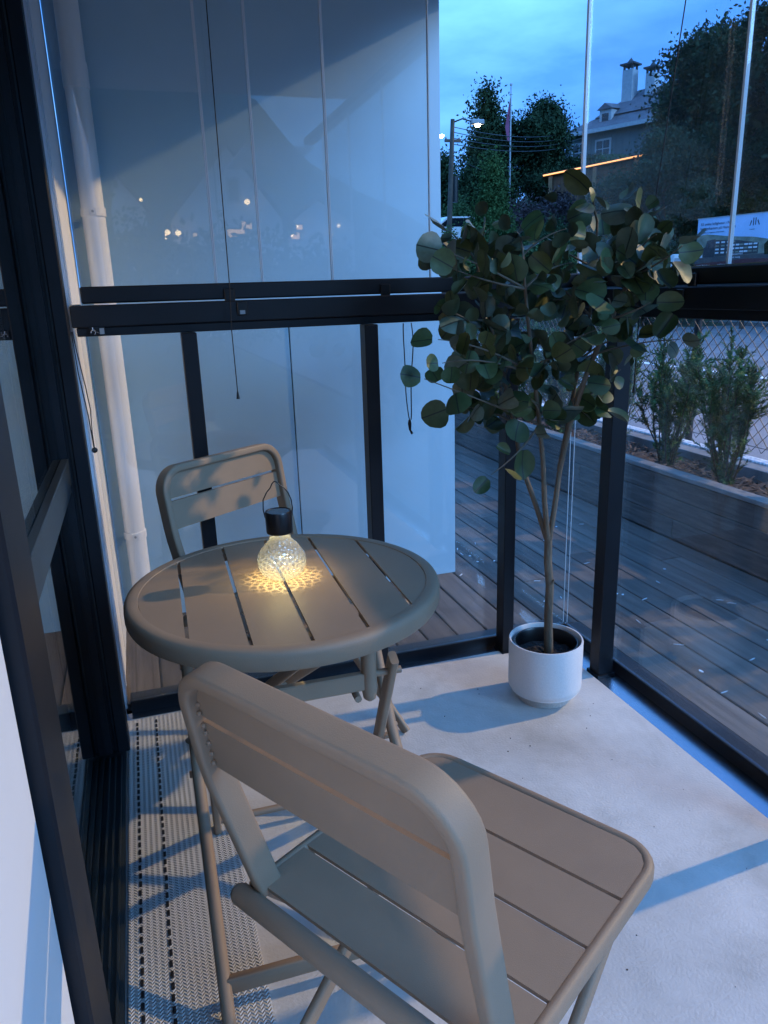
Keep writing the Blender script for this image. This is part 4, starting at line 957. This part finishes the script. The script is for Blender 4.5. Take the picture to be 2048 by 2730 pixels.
for cx, cy, hh_, w_ in ((3.55, 2.3, 1.55, .80), (HL-2.7, 2.6, 1.1, .70)):
    c_ = MB().box((cx-w_/2, cy-w_/2, he+r2-1.4), (cx+w_/2, cy+w_/2, he+r2+hh_-.35), .03).build('chimney', 'trim_white', rf)
    q = MB()
    for sx in (-1, 1):
        for sy in (-1, 1): q.box((cx+sx*w_*.38-.06, cy+sy*w_*.38-.06, he+r2+hh_-.349), (cx+sx*w_*.38+.06, cy+sy*w_*.38+.06, he+r2+hh_-.05))
    q.box((cx-w_*.68, cy-w_*.68, he+r2+hh_-.05), (cx+w_*.68, cy+w_*.68, he+r2+hh_+.05)).add([(cx-w_*.3, cy-w_*.3, he+r2+hh_+.05), (cx+w_*.3, cy-w_*.3, he+r2+hh_+.05), (cx+w_*.3, cy+w_*.3, he+r2+hh_+.05), (cx-w_*.3, cy+w_*.3, he+r2+hh_+.05), (cx, cy, he+r2+hh_+.45)], [(0, 1, 4), (1, 2, 4), (2, 3, 4), (3, 0, 4)])
    q.build('chimney_cap', 'roof_dark', c_)
dm = MB().box((2.5, .25, he+r1-.9), (3.4, 1.6, he+r1+.35)).build('dormer', 'trim_white', hs); MB().box((2.7, .22, he+r1-.5), (3.2, .249, he+r1+.1)).build('pane', 'dark_glass', dm)
MB().add([(2.35, .1, he+r1+.35), (3.55, .1, he+r1+.35), (3.55, 1.8, he+r1+.5), (2.35, 1.8, he+r1+.5), (2.95, .1, he+r1+.75), (2.95, 1.8, he+r1+.9)], [(0, 1, 4), (1, 2, 5, 4), (0, 4, 5, 3), (2, 3, 5)]).build('dormer_roof', 'roof_slate', dm)
for wx in (1.15, 3.05):
    wz = he-2.35
    w_ = MB().box((wx-.62, -.06, wz-.1), (wx+.62, -.001, wz+1.75)).build('window', 'trim_white', hs)
    for sx in (0, 1):
        for sz in (0, 1, 2): MB().box((wx-.50+sx*.53, -.075, wz+.03+sz*.55), (wx-.03+sx*.53, -.061, wz+.52+sz*.55)).build('pane', 'dark_glass', w_)
sdh = MB(); 
for k in range(int(HL/.5)): sdh.box((k*.5, -.03, -3), (k*.5+.03, -.0005, he-.25))
sdh.build('cladding_batten', 'house_grey', hs, kind='stuff')

sh0, sh1 = at(1458, 640, 44), at(1690, 640, 44)  # shelter shape with a glowing edge, added for an orange reflection in the panes
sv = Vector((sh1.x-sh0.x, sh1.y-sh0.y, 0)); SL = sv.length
sh = thing('reflection_stand_in', 'brown block with a glowing orange sloping edge, added for an orange reflection in the panes', 'stand-in', (sh0.x, sh0.y, terrain(sh0.x, sh0.y)), math.atan2(sv.y, sv.x))
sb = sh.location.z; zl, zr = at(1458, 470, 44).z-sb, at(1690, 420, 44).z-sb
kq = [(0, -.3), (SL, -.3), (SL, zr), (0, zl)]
MB().add([(x, .05, z) for x, z in kq]+[(x, 2.6, z) for x, z in kq], [(0, 1, 2, 3), (7, 6, 5, 4), (0, 4, 5, 1), (1, 5, 6, 2), (2, 6, 7, 3), (3, 7, 4, 0)]).build('wall', 'stand_in_brown', sh)
MB().add([(-.3, -.15, zl-.04), (SL+.2, -.15, zr-.0), (SL+.2, 2.8, zr), (-.3, 2.8, zl-.04), (-.3, -.15, zl+.09), (SL+.2, -.15, zr+.13), (SL+.2, 2.8, zr+.13), (-.3, 2.8, zl+.09)], [(0, 3, 2, 1), (4, 5, 6, 7), (0, 1, 5, 4), (1, 2, 6, 5), (2, 3, 7, 6), (3, 0, 4, 7)]).build('roof', 'stand_in_brown', sh)
MB().tube([(-.28, -.17, zl+.02), (SL+.18, -.17, zr+.06)], .035, 6).build('reflection_strip', 'reflection_glow', sh)  # bright line of the reflection put in as emission; no lamp here
for xx in (.1, SL*.52, SL-.1): MB().box((xx-.10, -.12, -.3), (xx+.10, .049, zl-.05+(zr-zl)*xx/SL)).build('post', 'stand_in_orange', sh)

# ================================================================== POLE, FLAGPOLE, WIRES
up_ = at(1207, 318, 34); gz = terrain(up_.x, up_.y)
ut = thing('utility_pole', 'wooden utility pole carrying wires and a lit street lamp on an arm', 'utility pole', (up_.x, up_.y, gz))
ph = up_.z-gz
MB().tube([(-.35, 0, -.3), (-.17, 0, ph*.5), (0, 0, ph)], [.13, .11, .085], 10).build('pole', 'pole_wood', ut, smooth=60)
am = at(1258, 324, 34)-Vector((up_.x, up_.y, gz))
MB().tube([(0, 0, ph-.12), (am.x*.5, am.y*.5, ph-.0), (am.x, am.y, am.z)], [.035, .03, .03], 8).build('arm', 'wire', ut, smooth=60)
lh = MB().box((am.x-.05, am.y-.13, am.z-.10), (am.x+.52, am.y+.13, am.z+.08), .03).build('lamp_head', 'grey_label', ut)
MB().lathe([(0, -.10), (.08, -.08), (.12, 0), (0, 0)], 14, (am.x+.26, am.y, am.z-.10)).build('lit_bowl', 'far_lamp', lh, smooth=60)
tfm = MB().tube([(.10, .05, ph*.62), (.10, .05, ph*.74)], .14, 10).build('junction_box', 'wire', ut)
xa = MB().box((-.35, -.05, ph-.85), (.35, .05, ph-.75)).build('crossarm', 'pole_wood', ut)
for sx in (-.3, 0, .3): MB().lathe([(0, .10), (.035, .08), (.045, .03), (.03, 0), (0, 0)], 8, (sx, 0, ph-.75)).build('insulator', 'grey_label', ut)
for k, (yy, ye) in enumerate(((338, 340), (352, 352), (368, 362), (384, 372), (412, 440))):
    a = Vector((up_.x, up_.y, at(1207, yy, 34).z)); b_ = at(1560+k*4, ye, 61)
    if k == 4: b_ = at(1380, ye, 49)
    MB().tube(catenary(a, b_, .5), .016, 4).build('power_line', 'wire', label=('lowest power line, sloping from the utility pole towards the flagpole' if k == 4 else 'thin black power line strung from the utility pole to the grey house'), cat='wire', group=None if k == 4 else 'power lines from the utility pole')
sl2 = at(1168, 362, 48)
s2 = thing('street_lamp', 'distant lit street lamp showing just beside the white wall edge', 'street lamp', (sl2.x-.6, sl2.y, terrain(sl2.x, sl2.y)))
MB().tube([(0, 0, 0), (0, 0, sl2.z-s2.location.z), (.6, 0, sl2.z-s2.location.z+.1)], [.09, .06, .04], 8).build('pole', 'wire', s2, smooth=60)
MB().lathe([(0, -.12), (.14, -.09), (.2, .03), (0, .06)], 12, (.75, 0, sl2.z-s2.location.z)).build('lit_bowl', 'far_lamp', s2, smooth=60)
fp = at(1363, 226, 49); gz = terrain(fp.x, fp.y)
fg = thing('flagpole', 'slim white flagpole with a limp red and blue pennant among the trees', 'flagpole', (fp.x, fp.y, gz))
MB().tube([(0, 0, 0), (0, 0, fp.z-gz)], [.07, .035], 10).build('pole', 'trim_white', fg, smooth=60)
MB().lathe([(0, .12), (.08, .06), (.08, -.02), (0, -.06)], 10, (0, 0, fp.z-gz)).build('finial', 'trim_white', fg, smooth=60)
pn = MB(); hz_ = fp.z-gz
pn.add([(-.03, 0, hz_-.6), (-.20, -.04, hz_-1.3), (-.32, .05, hz_-2.2), (-.22, -.04, hz_-2.9), (-.06, 0, hz_-3.0), (-.03, .05, hz_-1.8)], [(0, 1, 5), (1, 2, 5), (2, 3, 5), (3, 4, 5), (5, 1, 0), (5, 2, 1), (5, 3, 2), (5, 4, 3)])
pn.build('pennant', 'flag_red', fg)

# ================================================================== BILLBOARD
b0 = at(1852, 714, 30); b1 = at(2140, 712, 28)
bx = Vector((b1.x-b0.x, b1.y-b0.y, 0)); BL = bx.length; ba = math.atan2(bx.y, bx.x); BH = (714-598)/2000*30*.915
bb = thing('billboard', 'large property advertising billboard with apartment blocks under a blue sky', 'billboard', (b0.x, b0.y, -0.30), ba)
bz = b0.z+0.30
B('panel', (0, 0, bz), (BL, .06, bz+BH), 'print_sky', bb)
def pr(name, pts, mat, d=.004):
    k = len(pts); vs = [(x*BL, -d, bz+z*BH) for x, z in pts]+[(x*BL, -.0005, bz+z*BH) for x, z in pts]
    return MB().add(vs, [tuple(range(k)), tuple(range(2*k-1, k-1, -1))]+[(i, k+i, k+(i+1) % k, (i+1) % k) for i in range(k)]).build(name, mat, bb)
pr('printed_hill', [(0, .18), (1, .18), (1, .46), (.72, .48), (.55, .56), (.35, .60), (.1, .68), (0, .66)], 'print_land', .003)
pr('printed_ground', [(0, 0), (1, 0), (1, .24), (0, .20)], 'print_ground', .005)
pr('printed_band', [(0, 0), (1, 0), (1, .10), (.5, .14), (.2, .10), (0, .08)], 'print_red', .007)
pr('printed_block', [(.075, .21), (.19, .20), (.19, .57), (.11, .55), (.095, .42), (.075, .40)], 'print_dark', .007)
pr('printed_block', [(.192, .21), (.60, .23), (.60, .44), (.40, .52), (.192, .55)], 'print_dark', .006)
for fz in (.27, .34, .41, .48):
    for fx in (.196, .25, .305, .345, .39, .43, .47, .51, .555):
        if fz > .42 and fx > .38: continue
        pr('printed_balcony', [(fx, fz), (fx+.034, fz), (fx+.034, fz+.032), (fx, fz+.032)], 'print_white' if (int(fx*1000)+int(fz*100)) % 3 else 'print_land', .009)
pr('printed_tree', [(.66, .20), (.80, .20), (.82, .50), (.70, .52), (.65, .40)], 'leaf_dark', .008)
for px_ in (.03, .05): pr('printed_tree', [(px_-.02, .2), (px_+.02, .2), (px_+.015, .45), (px_-.01, .5)], 'print_white', .005)
pr('emblem_stroke', [(.530, .78), (.538, .78), (.538, .93), (.530, .93)], 'print_ink', .006)
pr('emblem_stroke', [(.550, .79), (.558, .79), (.558, .93), (.550, .93)], 'print_ink', .006)
pr('emblem_stroke', [(.500, .78), (.507, .78), (.520, .86), (.513, .89)], 'print_ink', .006)
pr('emblem_stroke', [(.585, .78), (.592, .79), (.575, .89), (.568, .87)], 'print_ink', .006)
def lettering(txt, x, z, size, mat, name='lettering'):
    cu = bpy.data.curves.new('txt', 'FONT'); cu.body = txt; cu.size = size; cu.extrude = .002; cu.resolution_u = 2
    to = bpy.data.objects.new('txt', cu); col.objects.link(to)
    me = bpy.data.meshes.new_from_object(to.evaluated_get(bpy.context.evaluated_depsgraph_get())); bpy.data.objects.remove(to); bpy.data.curves.remove(cu)
    o = put(name, me, mat, bb); o.location = (x*BL, -.009, bz+z*BH); o.rotation_euler = (RAD(90), 0, 0)
bpy.context.view_layer.update()
lettering('55 unike leiligheter i Nes', .03, .865, .118, 'print_ink'); lettering('bryggekanten på Halnesset', .03, .775, .122, 'print_ink')
lettering('Ferdigstilles i to byggetrinn med fjordutsikt', .03, .705, .052, 'print_ink')
lettering('kvartalet', .505, .70, .05, 'print_ink'); lettering('SALGSSTART', .355, .225, .075, 'print_white'); lettering('på visning', .37, .165, .07, 'print_white')
lettering('megler  Meglerhuset', .02, .03, .062, 'print_white'); lettering('meld interesse i dag', .23, .035, .06, 'print_white')
fr = MB()
for fx in (.3, BL/2, BL-.3): rel_p = MB().box((fx-.06, .061, -.3), (fx+.06, .17, bz+BH-.1)).build('support_post', 'pole_wood', bb)
MB().box((-.03, -.012, bz-.04), (BL+.03, .07, bz-.0005)).box((-.03, -.012, bz+BH+.0005), (BL+.03, .07, bz+BH+.03)).build('frame', 'trim_white', bb)
cb_ = at(1800, 712, 28)
cab = thing('utility_cabinet', 'small white roadside utility cabinet left of the billboard', 'cabinet', (cb_.x, cb_.y, -.22))
MB().box((-.16, -.12, 0), (.16, .12, cb_.z+.22+.40), .015).build('body', 'house_white', cab); MB().box((-.14, -.135, .25), (.14, -.1205, cb_.z+.5)).build('door', 'trim_white', cab)

# ---- white car half hidden by the bushes under the utility pole
cp = at(1198, 600, 36); gz = terrain(cp.x, cp.y)
car = thing('parked_car', 'white parked car half hidden behind the bushes under the utility pole', 'car', (cp.x-.2, cp.y, cp.z-1.15), RAD(12))
sec = [(-2.1, .35), (-2.1, .75), (-1.95, .92), (-1.05, 1.0), (-.45, 1.42), (.9, 1.46), (1.55, 1.05), (2.05, .95), (2.12, .4)]
kk = len(sec); MB().add([(x, -.85, z) for x, z in sec]+[(x, .85, z) for x, z in sec], [tuple(range(kk)), tuple(range(2*kk-1, kk-1, -1))]+[(i, kk+i, kk+(i+1) % kk, (i+1) % kk) for i in range(kk)]).build('body', 'car_white', car)
for s in (-1, 1):
    MB().add([(-.95, s*.853, 1.0), (-.40, s*.853, 1.36), (.82, s*.853, 1.39), (1.35, s*.853, 1.03)], [(0, 1, 2, 3)]).build('side_window', 'dark_glass', car)
    for wx in (-1.35, 1.35): MB().tube([(wx, s*.70, .32), (wx, s*.88, .32)], .32, 16).build('wheel', 'tyre', car)

# ================================================================== HOUSES BEHIND THE CAMERA (seen mirrored in the upper panes)
def gable_house(label, xl, xr, xa_, ya, ye, D, dep, seed, wins=(), lamps=()):
    L_, R_, A_, E_ = mirrored(xl, ye, D), mirrored(xr, ye, D), mirrored(xa_, ya, D), mirrored(xl, ye, D)
    w = (R_-L_).length; a = math.atan2(R_.y-L_.y, R_.x-L_.x); ez = E_.z+.42; az_ = A_.z+.42
    h_ = thing('gabled_house', label, 'house', (L_.x, L_.y, -.42), a)
    d = -dep       # away from the camera
    ap = w*abs(xa_-xl)/abs(xr-xl)
    MB().add([(.35, 0, 0), (w-.35, 0, 0), (w-.35, 0, ez), (ap, 0, az_-.3), (.35, 0, ez), (.35, d, 0), (w-.35, d, 0), (w-.35, d, ez), (ap, d, az_-.3), (.35, d, ez)], [(0, 1, 2, 3, 4), (9, 8, 7, 6, 5), (0, 4, 9, 5), (1, 6, 7, 2)]).build('wall', 'house_white', h_)
    for x0, s in ((0, 1), (w, -1)):
        MB().add([(x0-s*.2, .4, ez-.25), (ap, .4, az_), (ap, d-.4, az_), (x0-s*.2, d-.4, ez-.25), (x0-s*.2, .4, ez-.45), (ap, .4, az_-.22), (ap, d-.4, az_-.22), (x0-s*.2, d-.4, ez-.45)], [(0, 1, 2, 3), (7, 6, 5, 4), (0, 4, 5, 1), (2, 6, 7, 3), (1, 5, 6, 2), (3, 7, 4, 0)]).build('roof_slope', 'roof_dark', h_)
    for (x0, x1, y0, y1, lit) in wins:
        p, q = mirrored(x0, y1, D), mirrored(x1, y0, D); X0 = w*(x0-xl)/(xr-xl); X1 = w*(x1-xl)/(xr-xl); Z0, Z1 = p.z+.42, q.z+.42
        wd = MB().box((X0-.1, .001, Z0-.1), (X1+.1, .05, Z1+.1)).build('window', 'trim_white', h_)
        MB().box((X0, .051, Z0), (X1, .06, Z1)).build('pane', 'lit_window' if lit else 'dark_glass', wd)
    for (x0, y0) in lamps:
        p = mirrored(x0, y0, D); MB().lathe([(0, .12), (.1, .06), (.12, 0), (.1, -.06), (0, -.12)], 10, (w*(x0-xl)/(xr-xl), .5, p.z+.42)).build('porch_lamp', 'lit_bulb', h_, smooth=60)
    return h_
gable_house('large white gabled house mirrored faintly in the upper panes, warm windows lit', 432, 775, 617, 372, 590, 34, 9, 5,
            wins=((614, 640, 480, 536, False), (602, 648, 612, 634, True), (640, 668, 592, 612, True), (560, 566, 622, 640, True), (510, 520, 622, 634, True)), lamps=((473, 624), (440, 635), (446, 622), (660, 543)))
gable_house('small distant white gabled house mirrored next to the downpipe', 282, 402, 318, 455, 560, 58, 8, 6, wins=((309, 321, 480, 500, False),), lamps=((378, 535),))
gable_house('white house with two warm lit windows mirrored right of the large gabled house', 750, 960, 850, 520, 600, 46, 9, 7, wins=((775, 797, 620, 638, True), (790, 806, 600, 613, True)), lamps=((776, 628), (790, 606), (880, 627), (902, 604)))
k = 0
for x, yt, w, D in ((330, 560, 190, 40), (520, 640, 150, 27), (690, 640, 180, 28), (840, 650, 170, 30)):
    k += 1; m_ = mirrored(x, yt, D); R = w/2/FPX*D; hgt = m_.z+.42
    t = thing('garden_bush', ('rounded dark bush before the small distant house', 'low bush under the porch lamps of the large gabled house', 'bush below the lit windows of the large gabled house', 'bush in front of the house with two warm windows')[k-1], 'bush', (m_.x, m_.y, -.42))
    put('crown', leaf_cloud(90+k, [((R*math.cos(q)*.6, R*math.sin(q)*.6, hgt*(.5+.15*math.sin(q*3))), (R*.5, R*.5, hgt*.42), 1) for q in range(6)], 2500, .22), 'leaf_dark', t)
    MB().tube([(0, 0, 0), (0, 0, hgt*.6)], [.08, .03], 6).build('stem', 'bark', t)
